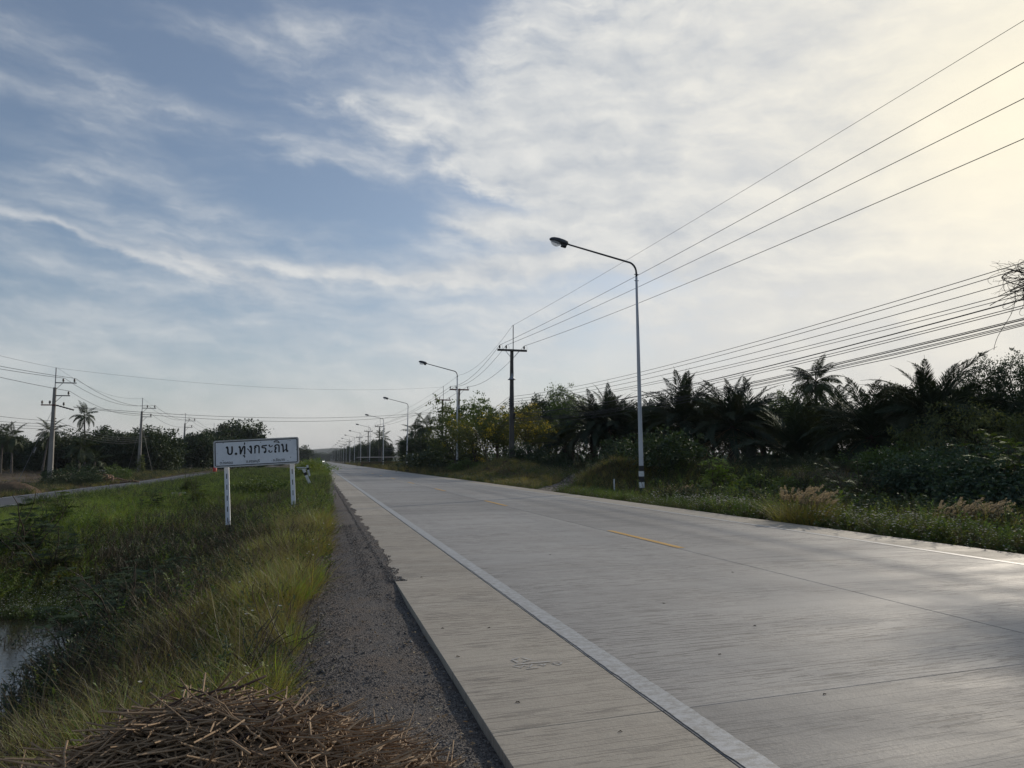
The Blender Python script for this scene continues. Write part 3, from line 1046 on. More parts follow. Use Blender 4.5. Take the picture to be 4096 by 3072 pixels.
def weed(name, seed, stems, h, leaf, mat, aspect=0.5, per=16, spread=0.18, flower=None, fl_n=10, lean=0.5, pairs=False):
    """leafy weed: curved stems carrying leaves all along"""
    r = np.random.default_rng(seed)
    Cs, Ts, tips = [], [], []
    mbs = MB()
    for i in range(stems):
        a = r.uniform(0, 6.28)
        b = np.array([r.normal(0, spread), r.normal(0, spread), -0.03])
        d = np.array([cos(a), sin(a), 0]) * lean * r.uniform(0.2, 1.2)
        ln = h * r.uniform(0.5, 1.1)
        t = np.linspace(0, 1, per)[:, None]
        P = b + np.array([0, 0, 1]) * t * ln + d * ln * t ** 1.6 + np.cumsum(r.normal(0, .012, (per, 3)), 0)
        mbs.tube(P[::3], 0.0022 + 0.003 * h, 3, caps=False)
        Cs.append(P[2:]); tips.append(P[-1])
        aa = np.arange(per - 2) * (pi if pairs else 2.4) + r.uniform(0, 6)
        T = np.stack([np.cos(aa), np.sin(aa), r.uniform(-0.2, 0.7, per - 2)], 1)
        Ts.append(T)
        if pairs: Cs.append(P[2:]); Ts.append(-T * np.array([1, 1, -1]))
    C = np.concatenate(Cs); T = unit(np.concatenate(Ts) + r.normal(0, .25, (len(C), 3)))
    n = len(C)
    W = unit(np.cross(T, np.array([0, 0, 1.0])) + r.normal(0, .35, (n, 3)))
    sz = leaf * r.uniform(0.6, 1.3, n)
    V, Fq = leaf_quads(C, T, W, sz, sz * aspect)
    parts = [(V, Fq, 0), (np.array(mbs.v), np.array(mbs.f), 0)]
    mats = [M[mat]]
    if flower:
        tp = np.array(tips)[r.integers(0, stems, fl_n)] + r.normal(0, .05, (fl_n, 3))
        cc = np.repeat(tp, 4, 0)
        a = np.tile(np.arange(4) * pi / 2, fl_n)
        T = np.stack([np.cos(a), np.sin(a), np.full(len(a), .4)], 1)
        V, Fq = leaf_quads(cc, unit(T), unit(np.cross(T, [0, 0, 1.0])), 0.022, 0.018)
        parts.append((V, Fq, 1)); mats.append(M[flower])
    V, Fq, mi = join_np(parts)
    return mesh(name, V, Fq, mats, mi=mi)


def feather_bush(name, seed, stems, h, mat, spread=0.9, twigs=9, pinn=0.28):
    """shrub with arching stems and feathery twice-divided leaves"""
    r = np.random.default_rng(seed)
    mb = MB(); Cs, Ts, Ws, Ls = [], [], [], []
    for i in range(stems):
        a = r.uniform(0, 6.28)
        b = np.array([r.normal(0, .15), r.normal(0, .15), -.05])
        ln = h * r.uniform(.55, 1.05)
        t = np.linspace(0, 1, 8)[:, None]
        d = np.array([cos(a), sin(a), 0]) * spread * r.uniform(.2, 1)
        P = b + np.array([0, 0, 1]) * t * ln + d * t ** 1.5 * h * .55 + np.cumsum(r.normal(0, .03, (8, 3)), 0)
        mb.tube(P, 0.018 * (1 - .7 * t[:, 0]), 4, caps=False)
        for k in range(twigs):
            s = r.uniform(.3, 1)
            o = np.array([np.interp(s, t[:, 0], P[:, j]) for j in range(3)])
            ta = r.uniform(0, 6.28)
            td = unit(np.array([cos(ta), sin(ta), r.uniform(-.1, .6)]))
            tl = h * r.uniform(.14, .26)
            m = 9
            q = np.linspace(.1, 1, m)[:, None]
            Q = o + td * q * tl + np.array([0, 0, -1]) * q ** 2 * tl * .35
            sd = unit(np.cross(td, np.array([0, 0, 1.0])))
            for g in (-1, 1):
                Cs.append(Q); Ts.append(unit(np.repeat((sd * g + td * .45)[None], m, 0) + r.normal(0, .12, (m, 3))))
                Ws.append(np.repeat(td[None], m, 0)); Ls.append(np.full(m, tl * pinn * 1.6) * np.sin(q[:, 0] * 2.6 + .3))
    C = np.concatenate(Cs); V, Fq = leaf_quads(C, np.concatenate(Ts), np.concatenate(Ws), np.concatenate(Ls), np.concatenate(Ls) * .28)
    V, Fq, mi = join_np([(V, Fq, 0), (np.array(mb.v), np.array(mb.f), 1)])
    return mesh(name, V, Fq, [M[mat], M['bark']], mi=mi)


def scatter_nodes(protos):
    t = bpy.data.node_groups.new('scatter', 'GeometryNodeTree')
    t.interface.new_socket('Geometry', in_out='INPUT', socket_type='NodeSocketGeometry')
    t.interface.new_socket('Geometry', in_out='OUTPUT', socket_type='NodeSocketGeometry')
    N = t.nodes.new
    gi, go = N('NodeGroupInput'), N('NodeGroupOutput')
    ip = N('GeometryNodeInstanceOnPoints')
    jn = N('GeometryNodeJoinGeometry')
    for p in reversed(protos):
        oi = N('GeometryNodeObjectInfo')
        oi.inputs['Object'].default_value = p
        oi.inputs['As Instance'].default_value = True
        t.links.new(oi.outputs['Geometry'], jn.inputs[0])

    def attr(nm, dt):
        a = N('GeometryNodeInputNamedAttribute'); a.data_type = dt; a.inputs['Name'].default_value = nm
        return next(s for s in a.outputs if s.enabled and s.name == 'Attribute')
    er = N('FunctionNodeEulerToRotation')
    t.links.new(attr('rot', 'FLOAT_VECTOR'), er.inputs[0])
    t.links.new(gi.outputs[0], ip.inputs['Points'])
    t.links.new(jn.outputs[0], ip.inputs['Instance'])
    ip.inputs['Pick Instance'].default_value = True
    t.links.new(attr('pick', 'INT'), ip.inputs['Instance Index'])
    t.links.new(er.outputs[0], ip.inputs['Rotation'])
    t.links.new(attr('siz', 'FLOAT_VECTOR'), ip.inputs['Scale'])
    t.links.new(ip.outputs[0], go.inputs[0])
    return t


def scatter(name, protos, xy, size, label=None, seed=0, tilt=0.12, weights=None, sink=0.0, z=None, flat_=1.0):
    r = np.random.default_rng(seed)
    n = len(xy)
    zz = gz(xy[:, 0], xy[:, 1]) - sink if z is None else z
    me = bpy.data.meshes.new(name)
    me.vertices.add(n)
    me.vertices.foreach_set('co', np.stack([xy[:, 0], xy[:, 1], zz], 1).astype(np.float32).ravel())
    a = me.attributes.new('rot', 'FLOAT_VECTOR', 'POINT')
    a.data.foreach_set('vector', np.stack([r.normal(0, tilt, n), r.normal(0, tilt, n), r.uniform(0, 6.28, n)], 1).astype(np.float32).ravel())
    size = np.broadcast_to(size, (n,)) * r.uniform(0.7, 1.3, n)
    a = me.attributes.new('siz', 'FLOAT_VECTOR', 'POINT')
    a.data.foreach_set('vector', np.stack([size, size, size * flat_], 1).astype(np.float32).ravel())
    a = me.attributes.new('pick', 'INT', 'POINT')
    w = None if weights is None else np.array(weights) / sum(weights)
    a.data.foreach_set('value', r.choice(len(protos), n, p=w).astype(np.int32))
    o = link(name, me)
    md = o.modifiers.new('scatter', 'NODES')
    md.node_group = scatter_nodes(protos)
    props(o, label, None, None, 'stuff')
    return o


def area(seed, n, x0, x1, y0, y1, dens=None, ypow=1.0):
    r = np.random.default_rng(seed)
    x = r.uniform(x0, x1, n); y = y0 + (y1 - y0) * r.uniform(0, 1, n) ** ypow
    k = np.ones(n, bool)
    if dens is not None: k = r.uniform(0, 1, n) < dens(x, y)
    return np.stack([x[k], y[k]], 1)


# ------------------------------------------------------------------ village name sign
def village_sign():
    W_, H_ = 2.38, 0.765
    xl, yl = -2.62, 21.0
    root = empty('village_sign', (-1.66, 21.35, G(-1.66, 21.35)), (0, 0, 0), 'white village name board with black Thai lettering on two white posts', 'road sign')
    # board centre from the photograph, 21 m away
    c = atz(1027, 1809, 21.6)
    R_ = empty('tmp', (0, 0, 0))
    bpy.data.objects.remove(R_)
    rot = (0, radians(-3.25), radians(-3.0))
    loc = (c[0] - root.location.x, c[1] - root.location.y, c[2] - root.location.z)

    def rrect(w, h, r, y0, y1, n=6):
        pts = []
        for cx, cz, a0 in ((w / 2 - r, h / 2 - r, 0), (-w / 2 + r, h / 2 - r, 90), (-w / 2 + r, -h / 2 + r, 180), (w / 2 - r, -h / 2 + r, 270)):
            for k in range(n + 1):
                a = radians(a0 + 90 * k / n); pts.append((cx + r * cos(a), cz + r * sin(a)))
        m = len(pts)
        V = [(x, y0, z) for x, z in pts] + [(x, y1, z) for x, z in pts]
        Fq = [tuple(range(m)), tuple(range(2 * m - 1, m - 1, -1))] + [(i, (i + 1) % m + 0, (i + 1) % m + m, i + m) for i in range(m)]
        return V, Fq

    def ring(w, h, r, t, y, n=6):
        outs = []
        for ww, hh, r_ in ((w, h, r), (w - 2 * t, h - 2 * t, max(r - t, .01))):
            pts = []
            for cx, cz, a0 in ((ww / 2 - r_, hh / 2 - r_, 0), (-ww / 2 + r_, hh / 2 - r_, 90), (-ww / 2 + r_, -hh / 2 + r_, 180), (ww / 2 - r_, -hh / 2 + r_, 270)):
                for k in range(n + 1):
                    a = radians(a0 + 90 * k / n); pts.append((cx + r_ * cos(a), y, cz + r_ * sin(a)))
            outs.append(pts)
        m = len(outs[0])
        return outs[0] + outs[1], [(i, (i + 1) % m, (i + 1) % m + m, i + m) for i in range(m)]
    board = MB().add(*rrect(W_, H_, .05, -.012, .012)).obj('board', M['board_white'], root, loc=loc, rot=rot)
    fr = MB(); fr.add(*ring(W_ + .03, H_ + .03, .065, .03, -.022)); fr.add(*[x for x in ring(W_ + .03, H_ + .03, .065, .002, -.022)])
    m = 28
    V, Fq = rrect(W_ + .03, H_ + .03, .065, -.022, .02)
    fr.add(V, Fq[2:])
    fr.obj('edge_frame', M['board_edge'], board)
    b = MB(); b.add(*ring(W_ - .045, H_ - .045, .05, .024, -.016)); b.obj('border', M['ink'], board)
    bl = MB()
    S = 1 / 790.0   # zoom pixel to metre

    def uv(x, y):
        dx, dy = x - 1090, y - 515
        r = radians(3.3)
        return ((dx * cos(r) - dy * sin(r)) * S, -(dx * sin(r) + dy * cos(r)) * S)

    def stroke(pts, w):
        P = np.array([uv(*p) for p in pts])
        if len(P) > 2:   # smooth
            t = np.linspace(0, len(P) - 1, (len(P) - 1) * 4 + 1)
            i = np.clip(t.astype(int), 0, len(P) - 2); f = (t - i)[:, None]
            p0 = P[np.maximum(i - 1, 0)]; p1 = P[i]; p2 = P[i + 1]; p3 = P[np.minimum(i + 2, len(P) - 1)]
            P = .5 * ((2 * p1) + (-p0 + p2) * f + (2 * p0 - 5 * p1 + 4 * p2 - p3) * f ** 2 + (-p0 + 3 * p1 - 3 * p2 + p3) * f ** 3)
        T = np.gradient(P, axis=0); T /= np.linalg.norm(T, axis=1)[:, None] + 1e-9
        Nn = np.stack([-T[:, 1], T[:, 0]], 1) * w * S / 2
        V, Fq = [], []
        for p, n in zip(P, Nn): V += [(p[0] - n[0], -.0175, p[1] - n[1]), (p[0] + n[0], -.0175, p[1] + n[1])]
        for i in range(len(P) - 1): Fq.append((2 * i, 2 * i + 1, 2 * i + 3, 2 * i + 2))
        bl.add(V, Fq)
        for e in (P[0], P[-1]): dot_m(e[0], e[1], w * S / 2, -.0176)

    def dot_m(x, z, r, y=-.0177, target=None):
        n = 12
        (target or bl).add([(x + r * cos(2 * pi * k / n), y, z + r * sin(2 * pi * k / n)) for k in range(n)], [tuple(range(n))])

    def dot(x, y, r, target=None):
        u, v = uv(x, y); dot_m(u, v, r * S, -.0178, target)
    w = 37
    dot(428, 408, 27); stroke([(436, 400), (450, 450), (457, 530), (485, 562), (525, 558), (543, 525), (545, 460), (540, 395)], w)
    dot(633, 553, 29)
    dot(705, 395, 25); stroke([(712, 392), (722, 440), (733, 550)], w); stroke([(735, 545), (765, 455), (785, 400), (805, 380), (820, 395), (822, 470), (824, 555)], 33)
    stroke([(812, 298), (812, 332)], 26)
    dot(806, 597, 19); stroke([(812, 592), (826, 600), (826, 632)], 24)
    dot(946, 385, 26); stroke([(955, 375), (966, 420), (968, 535)], w); stroke([(962, 540), (930, 490), (905, 455), (882, 438)], 20)
    stroke([(1051, 530), (1049, 450), (1040, 418), (1068, 402), (1040, 385), (1060, 368), (1095, 360), (1128, 372), (1140, 410), (1143, 528)], 30)
    stroke([(1303, 352), (1260, 362), (1215, 368), (1206, 400), (1240, 410), (1280, 418), (1292, 450), (1290, 505)], 30); dot(1272, 512, 27)
    for dy in (0, 130):
        dot(1366, 353 + dy, 20); stroke([(1362, 357 + dy), (1375, 380 + dy), (1402, 385 + dy), (1425, 370 + dy), (1432, 352 + dy)], 20)
    stroke([(1512, 440), (1520, 405), (1492, 388), (1505, 352), (1542, 338), (1578, 350), (1588, 390), (1591, 500)], 30)
    stroke([(1505, 430), (1498, 500)], 30); dot(1508, 502, 25)
    stroke([(1468, 272), (1485, 250), (1525, 240), (1562, 252), (1590, 288)], 17); stroke([(1468, 274), (1530, 272), (1590, 290)], 15)
    dot(1655, 337, 25); stroke([(1665, 335), (1678, 390), (1688, 500)], 33); stroke([(1688, 500), (1725, 460), (1758, 435)], 22)
    stroke([(1753, 330), (1755, 400), (1760, 470)], 35); dot(1775, 480, 27)
    bl.obj('place_name', M['ink'], board)
    u, v = uv(1776, 482)
    # small line of text
    for txt, x0, y0, x1 in (('ต.ดงคอน', 290, 797, 570), ('อ.สรรคบุรี', 868, 758, 1168), ('จ.ชัยนาท', 1465, 727, 1727)):
        cu = bpy.data.curves.new('lettering', 'FONT')
        cu.body = txt; cu.offset = 0.012; cu.resolution_u = 3
        ob = bpy.data.objects.new('lettering', cu); COL.objects.link(ob)
        dg = bpy.context.evaluated_depsgraph_get()
        me = bpy.data.meshes.new_from_object(ob.evaluated_get(dg))
        bpy.data.objects.remove(ob)
        me.materials.clear(); me.materials.append(M['ink'])
        xs_ = [q.co.x for q in me.vertices]
        a, b2 = uv(x0, y0), uv(x1, y0)
        k = (x1 - x0) * S / (max(xs_) - min(xs_))
        link('district_name', me, board, loc=(a[0] - min(xs_) * k, -.0175, a[1]), rot=(pi / 2, 0, 0), scale=(k, k * 1.15, k))
    bo = MB()
    for x, y, r in ((340, 305, 9), (1170, 282, 9), (885, 280, 5), (1422, 240, 6), (1785, 232, 7), (1832, 235, 9), (1962, 215, 5), (1985, 448, 6), (1855, 630, 10), (1800, 710, 8), (1438, 716, 7), (355, 712, 9), (228, 803, 6), (222, 552, 5), (212, 305, 5), (1988, 680, 5)):
        dot(x, y, r, bo)
    bo.obj('rust_spots', M['insul'], board)['kind'] = 'stuff'
    # posts behind the board
    for px0, py0, px1, py1, hid in ((903, 1860, 915, 2172, True), (1164, 1845, 1176, 2060, False)):
        D = 21.62 if hid else 22.15
        t_ = atz(px0 + 1, 1775, D); bt = atz(px1 + 1, py1, D)
        bt = (bt[0], bt[1], bt[2] - 0.15)
        v = np.array(t_) - np.array(bt)
        L = np.linalg.norm(v)
        roll = atan2(v[0], v[2]); pitch = -asin(v[1] / L)
        hw = 0.064
        mb = MB().box(-hw, hw, -hw, hw, 0, L)
        mb.v = [(x, y, z) for x, y, z in mb.v]
        p = mb.obj('post', M['post_paint'], root, loc=tuple(np.array(bt) - np.array(root.location)), rot=(pitch, roll, 0))
        sl_ = MB()
        for k in range(6):
            z = 0.42 + k * 0.32
            if z < L - .2: MB().box(-.011, .011, -hw - .002, -hw + .01, z, z + .15).obj('slot', M['ink'], p)
        if hid:
            MB().box(-hw - .003, hw + .003, -hw - .003, hw + .003, 0, .68).obj('black_base', M['black_paint'], p)
    return root


village_sign()

# ------------------------------------------------------------------ street lamps
LX = 14.45
LY1 = atx(2568, LX, 1985)[1]
LS = 46.3


def street_lamp():
    o = empty('street_lamp', (0, 0, 0))
    H = 11.1
    pole = MB().tube([(0, 0, -.2), (0, 0, .3), (0, 0, 4), (0, 0, 8), (0, 0, H - .75)], [.125, .12, .10, .075, .058], 8).obj('pole', M['pole_white'], o, True)
    pts = [(0, 0, H - .75)] + [(-.45 * (1 - cos(a)) , 0, H - .55 + .5 * sin(a)) for a in np.linspace(0, 1.25, 6)]
    a0 = np.array(pts[-1]); dirv = np.array((-1, 0, .235))
    pts += [tuple(a0 + dirv * t) for t in (.4, 1.5, 3.0)]
    MB().tube(pts, [.052, .05, .05, .05, .05, .048, .047, .046, .043, .04], 8).obj('arm', M['steel_dark'], o, True)
    tip = a0 + dirv * 3.0
    for z in (H - .95, H - .65): MB().box(-.1, .1, -.02, .02, z, z + .03).obj('clamp', M['steel_dark'], o)
    # luminaire: flattened tapering shell along the arm direction
    rot = (0, atan2(.235, 1) , 0)
    hd = MB()
    prof = [(.0, .055, .05), (-.06, .06, .055), (-.09, .13, .14), (-.30, .16, .17), (-.55, .18, .18), (-.78, .165, .15), (-.90, .12, .10), (-.965, .04, .04)]
    n = 12
    base = 0
    for x, ry, rz in prof:
        for k in range(n):
            a = 2 * pi * k / n
            zz = sin(a) * rz
            if zz < 0: zz *= 0.55
            hd.v.append((x, cos(a) * ry, zz))
    for i in range(len(prof) - 1):
        for k in range(n): hd.f.append((i * n + k, i * n + (k + 1) % n, (i + 1) * n + (k + 1) % n, (i + 1) * n + k))
    hd.f.append(tuple(range((len(prof) - 1) * n, len(prof) * n)))
    hd.box(-.36, -.12, -.09, .09, -.19, -.03)
    h = hd.obj('luminaire', M['steel_dark'], o, True, loc=tuple(tip), rot=rot)
    ln = MB().lathe([(.14, 0), (.135, -.06), (.11, -.13), (.05, -.20), (.0, -.22)], 12)
    ln.v = [(-.63 + x * 1.9, y, -.05 + z) for x, y, z in ln.v]
    ln.obj('lens', M['glass_lens'], h, True)
    for k, (z0, z1, m) in enumerate(((0, .42, 'black_paint'), (.42, .68, 'white_paint'), (.68, .94, 'black_paint'), (.94, 1.18, 'white_paint'), (1.18, 1.43, 'black_paint'))):
        MB().tube([(0, 0, z0), (0, 0, z1)], [.131 - .007 * z0, .131 - .007 * z1], 12).obj('painted_band', M[m], o)
    MB().box(-.05, .05, -.135, -.10, 1.8, 2.15).obj('hatch', M['pole_white'], o)
    return o


lamp = street_lamp()
ORD = ['nearest', 'second', 'third', 'fourth', 'fifth', 'sixth', 'seventh', 'eighth', 'ninth', 'tenth', 'eleventh', 'twelfth', 'thirteenth', 'fourteenth', 'fifteenth', 'sixteenth', 'seventeenth', 'eighteenth', 'nineteenth', 'twentieth', 'twenty-first', 'twenty-second']
for i in range(20):
    o = lamp if i == 0 else copy_tree(lamp)
    y = LY1 + i * LS
    o.location = (LX, y, (-0.32 if i == 0 else 0.0))
    o.rotation_euler = (0, radians(random.uniform(-.5, .5) - (0.6 if i == 0 else 0)), radians(random.uniform(-3, 3)))
    if i == 0: lab = 'tall white street lamp with striped base, nearest to the camera'
    elif i == 1: lab = 'white street lamp beside the red-armed utility poles, second from the camera'
    elif i == 2: lab = 'street lamp right beside the diamond sign, third from the camera'
    else: lab = '%s street lamp from the camera in the roadside row' % ORD[i]
    props(o, lab, 'street lamp', 'street lamps along the right side of the road')


# ------------------------------------------------------------------ utility poles
def insulator(mb, x, z, y=0, s=1.0):
    mb.lathe([(.015 * s, 0), (.015 * s, .04 * s), (.07 * s, .07 * s), (.05 * s, .1 * s), (.085 * s, .14 * s), (.05 * s, .17 * s), (.075 * s, .22 * s), (.03 * s, .26 * s), (.0, .28 * s)], 8, (x, y, z))


def right_pole(H, mast, arm_z, arm_w, ins, dark=True, redarm=False, w0=.17):
    o = empty('utility_pole')
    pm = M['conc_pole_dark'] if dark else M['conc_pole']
    mb = MB()
    hw0, hw1 = w0, w0 * .55
    mb.add([(-hw0, -hw0 * .8, -.3), (hw0, -hw0 * .8, -.3), (hw0, hw0 * .8, -.3), (-hw0, hw0 * .8, -.3), (-hw1, -hw1 * .8, H), (hw1, -hw1 * .8, H), (hw1, hw1 * .8, H), (-hw1, hw1 * .8, H)],
           [(0, 3, 2, 1), (4, 5, 6, 7), (0, 1, 5, 4), (1, 2, 6, 5), (2, 3, 7, 6), (3, 0, 4, 7)])
    mb.obj('pole', pm, o)
    MB().box(hw1 - .02, hw1 + .04, -.03, .03, H - 1.0, H + mast).obj('mast', M['steel_dark'], o)
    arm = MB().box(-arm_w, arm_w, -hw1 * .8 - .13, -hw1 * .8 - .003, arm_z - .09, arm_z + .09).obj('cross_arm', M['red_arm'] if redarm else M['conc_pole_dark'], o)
    for sx in (-1, 1):
        MB().tube([(sx * .62, -.2, arm_z - .07), (sx * .12, -.16, arm_z - .65)], .022, 5).obj('brace', M['galv'], o)
    for x in ins:
        mb = MB(); insulator(mb, x, arm_z + .09, -.16, 1.25)
        mb.obj('insulator', M['insul'], o, True)
        MB().tube([(x + .03, -.16, arm_z + .42), (x + .16, -.16, arm_z + .5), (x + .26, -.16, arm_z + .35), (x + .28, -.16, arm_z + .1)], .010, 4).obj('jumper', M['wire'], o)
    return o


rp = []
P1 = (*at(2047, 64), )
P2 = (*at(1834, 100), )
P3 = (*at(1768, 119), )
PH = 8.65 + 1.25
rz = G(*P1)
spec = [  # px, D, group label
    ('concrete utility pole with long mast beside the grassy mound', P1, False),
    ('utility pole partly hidden behind the second street lamp', P2, True),
    ('utility pole with reddish crossarm and side bracket feeding the lines across the road', P3, True)]
ARMZ = 11.15
for i, (lab, p, red) in enumerate(spec):
    zg = max(G(*p), 0.3)
    top = ARMZ - .05 if i != 2 else 11.25
    top -= zg
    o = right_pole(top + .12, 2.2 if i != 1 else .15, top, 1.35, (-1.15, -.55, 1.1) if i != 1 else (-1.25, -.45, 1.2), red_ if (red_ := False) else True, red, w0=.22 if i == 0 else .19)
    o.location = (p[0], p[1], zg)
    props(o, lab, 'utility pole', 'utility poles along the right side')
    rp.append(o)
    if i < 2:
        # flared animal guard around the pole
        gz_ = 7.9 - zg + .6
        MB().lathe([(.12, .55), (.15, .3), (.24, .08), (.36, 0), (.37, -.02)], 14, (0, 0, gz_)).obj('flared_guard', M['galv'], o, True)
        # rack of low-voltage insulators
        for k in range(5):
            mb = MB(); mb.lathe([(.0, 0), (.05, .01), (.06, .05), (.05, .09), (0, .1)], 8, (-.26, -.1, 5.9 - zg + k * .2)); mb.obj('spool_insulator', M['insul'], o, True)
        MB().box(-.24, -.18, -.12, -.08, 5.8 - zg, 6.95 - zg).obj('rack', M['galv'], o)
        MB().box(.10, .25, -.2, .08, 5.0 - zg, 5.5 - zg).obj('cable_clamp', M['black_paint'], o)
    if i == 2:
        MB().box(-.9, .45, -.2, -.1, 9.35 - zg, 9.47 - zg).obj('side_bracket', M['steel_dark'], o)
        for yy in (-.16, .05, .2):
            mb = MB()
            pts = [(-.15 - k * .11, yy, 9.5 - zg - k * .04) for k in range(9)]
            mb.tube(pts, [.03, .09, .03, .09, .03, .09, .03, .09, .03], 8)
            mb.obj('strain_insulator', M['insul'], o, True)
        mb = MB(); insulator(mb, .5, 9.7 - zg, -.12, 1.4); mb.obj('insulator', M['insul'], o, True)
# farther poles on the right: simple shared kind
far_pole = None
for i, (px, D, sc) in enumerate(((1516, 196, 1.0), (1471, 221, .97), (1435, 291, 1.0), (1395, 352, 1.0), (1378, 420, 1.0), (1363, 478, 1.0), (1344, 610, 1.0), (1336, 700, 1.0))):
    x, y = at(px, D)
    if far_pole is None:
        o = far_pole = right_pole(10.4, 2.0, 10.3, 1.3, (-1.15, -.5, 1.15), True, False, .2)
        MB().box(-1.0, 1.0, -.2, -.1, 8.6, 8.72).obj('lower_arm', M['steel_dark'], o)
    else: o = copy_tree(far_pole)
    o.location = (x, y, .15); o.scale = (sc, sc, sc)
    props(o, '%s utility pole from the camera on the right side of the road' % ORD[i + 3], 'utility pole', 'utility poles along the right side')


def left_pole(extra=False):
    o = empty('utility_pole')
    H, mast = 9.95, 1.75
    mb = MB()
    a, b_ = .25, .13
    V = []
    for hw, z in ((a, -.3), (b_, H)):
        V += [(-hw, -hw * .75, z), (hw, -hw * .75, z), (hw, hw * .75, z), (-hw, hw * .75, z)]
    mb.add(V, [(0, 3, 2, 1), (4, 5, 6, 7), (0, 1, 5, 4), (1, 2, 6, 5), (2, 3, 7, 6), (3, 0, 4, 7)])
    mb.obj('pole', M['conc_pole'], o)
    MB().box(-.02, .06, -.04, .04, H - .8, H + 2.1).obj('mast', M['galv'], o)
    mb2 = None
    for z, w, xs_ in ((H + .5, 1.9, (.75, 1.8)), (H - .85, 1.35, (1.3,))):
        arm = MB().box(.08, w + .1, -.06, .06, z - .05, z + .05).obj('side_arm', M['steel_dark'], o)
        MB().tube([(.1, 0, z - .7), (.7, 0, z - .04)], .025, 5).obj('brace', M['steel_dark'], o)
        for x in xs_:
            mb = MB(); insulator(mb, x, z + .05, 0, 1.5); mb.obj('insulator', M['insul'], o, True)
    if extra:
        z = H - 1.85
        MB().box(-1.15, .2, -.2, -.08, z - .06, z + .06).obj('cross_arm', M['red_arm'], o)
        for x in (-1.05, -.35):
            mb = MB(); insulator(mb, x, z + .06, -.14, 1.5); mb.obj('insulator', M['insul'], o, True)
        mb = MB(); insulator(mb, .95, z - .1, -.14, 1.5); mb.obj('insulator', M['insul'], o, True)
        for k_, yy in enumerate((-.2, .1)):
            pts = [(.2 + k * .15, yy, z - k * .045) for k in range(12)]
            MB().tube(pts, [.03, .085] * 6, 8).obj('strain_insulator', M['insul'], o, True)
        for k in range(5):
            mb = MB(); mb.lathe([(.0, 0), (.06, .01), (.08, .07), (.06, .12), (0, .13)], 8, (.28, -.1, 5.5 + k * .28)); mb.obj('spool_insulator', M['insul'], o, True)
        mb = MB(); mb.tube([(-.1, 0, z - .5), (-3.2, .8, .05)], .016, 4); mb.tube([(-1.55, .4, z * .5 - .35), (-1.75, .45, z * .5 - .9)], .06, 6)
        mb.obj('stay_wire', M['galv'], o)
    else:
        for s in (-1, 1): MB().tube([(0, 0, H - 1.7), (s * 1.9, .9, 0)], .010, 3).obj('stay_wire', M['galv'], o)
    return o


LP = []
lpx = [(204, 75.5), (557, 112.5), (733, 149), (850, 190), (906, 219)]
second = None
lablp = ['large concrete pole with red lower crossarm beside the side road, leftmost', 'concrete pole with creeper climbing its base, second from the left',
         'bare concrete pole just left of the village sign', 'distant concrete pole rising from the dark trees above the sign', 'farthest concrete pole, only its mast showing above the sign trees']
for i, (px, D) in enumerate(lpx):
    x, y = at(px, D)
    if i == 0: o = left_pole(True)
    elif i == 1: o = second = left_pole(False)
    else: o = copy_tree(second)
    o.location = (x, y, -1.0)
    o.rotation_euler = (0, radians(-.5 if i == 0 else 0), 0)
    props(o, lablp[i], 'utility pole', 'utility poles along the left side road')
    LP.append(np.array((x, y, -1.0)))


# ------------------------------------------------------------------ wires
def span(a, b_, sag, n=14):
    t = np.linspace(0, 1, n)[:, None]
    P = np.array(a) * (1 - t) + np.array(b_) * t
    P[:, 2] -= sag * 4 * (t * (1 - t))[:, 0]
    return P


def wire(pts_list, r, label, group, mat='wire', name='overhead_wire', wave=0.0):
    P = [np.array(pts_list[0])]
    for s in pts_list[1:]: P.append(np.array(s)[1:])
    P = np.concatenate(P)
    r *= .72
    if wave: P[:, 2] += wave * np.sin(np.arange(len(P)) * 1.9)
    dist = np.linalg.norm(P[:, :2], axis=1)
    o = MB().tube(P, np.clip(r * np.maximum(1, dist / 45), r, r * 1.7), 4, caps=False).obj(name, M[mat])
    return props(o, label, 'wire', group)


def pt(px, py, D): return np.array(atz(px, py, D))


# main line on the right: from the next pole (out of frame, right) along the poles
PX0 = 16.3
start_y = 4.0
MAIN = [('shield wire on top of the right pole line', 0.03, 2.18, .012, (4096, 93), 1.0),
        ('highest power line rising to the right edge', -1.15, .38, .017, (4096, 250), .9),
        ('middle power line rising to the right edge', -.55, .38, .017, (4096, 394), .9),
        ('lowest power line of the top group on the right', 1.1, .38, .017, (4096, 555), .9)]
for lab, dx, dz, r, (ex, ey), sg in MAIN:
    A = np.array((P1[0] + dx, P1[1] - .16, ARMZ + dz))
    B = pt(ex, ey, 17.5) + np.array((0, 0, .17))
    B = B + (B - A) * 0.16
    sp = [span(B, A, .35 if dz < 1 else .2, 20)]
    prev = A
    for j, (q, zz) in enumerate(((P2, ARMZ), (at(1516, 196), 10.4), (at(1435, 291), 10.4), (at(1363, 478), 10.4), (at(1336, 700), 10.4))):
        nxt = np.array((q[0] + dx, q[1] - .16, zz + (dz if zz == ARMZ and dz < 1 else (dz if dz < 1 else 2.0))))
        sp.append(span(prev, nxt, .9, 10)); prev = nxt
    wire(sp, r, lab, 'power lines of the right pole line')
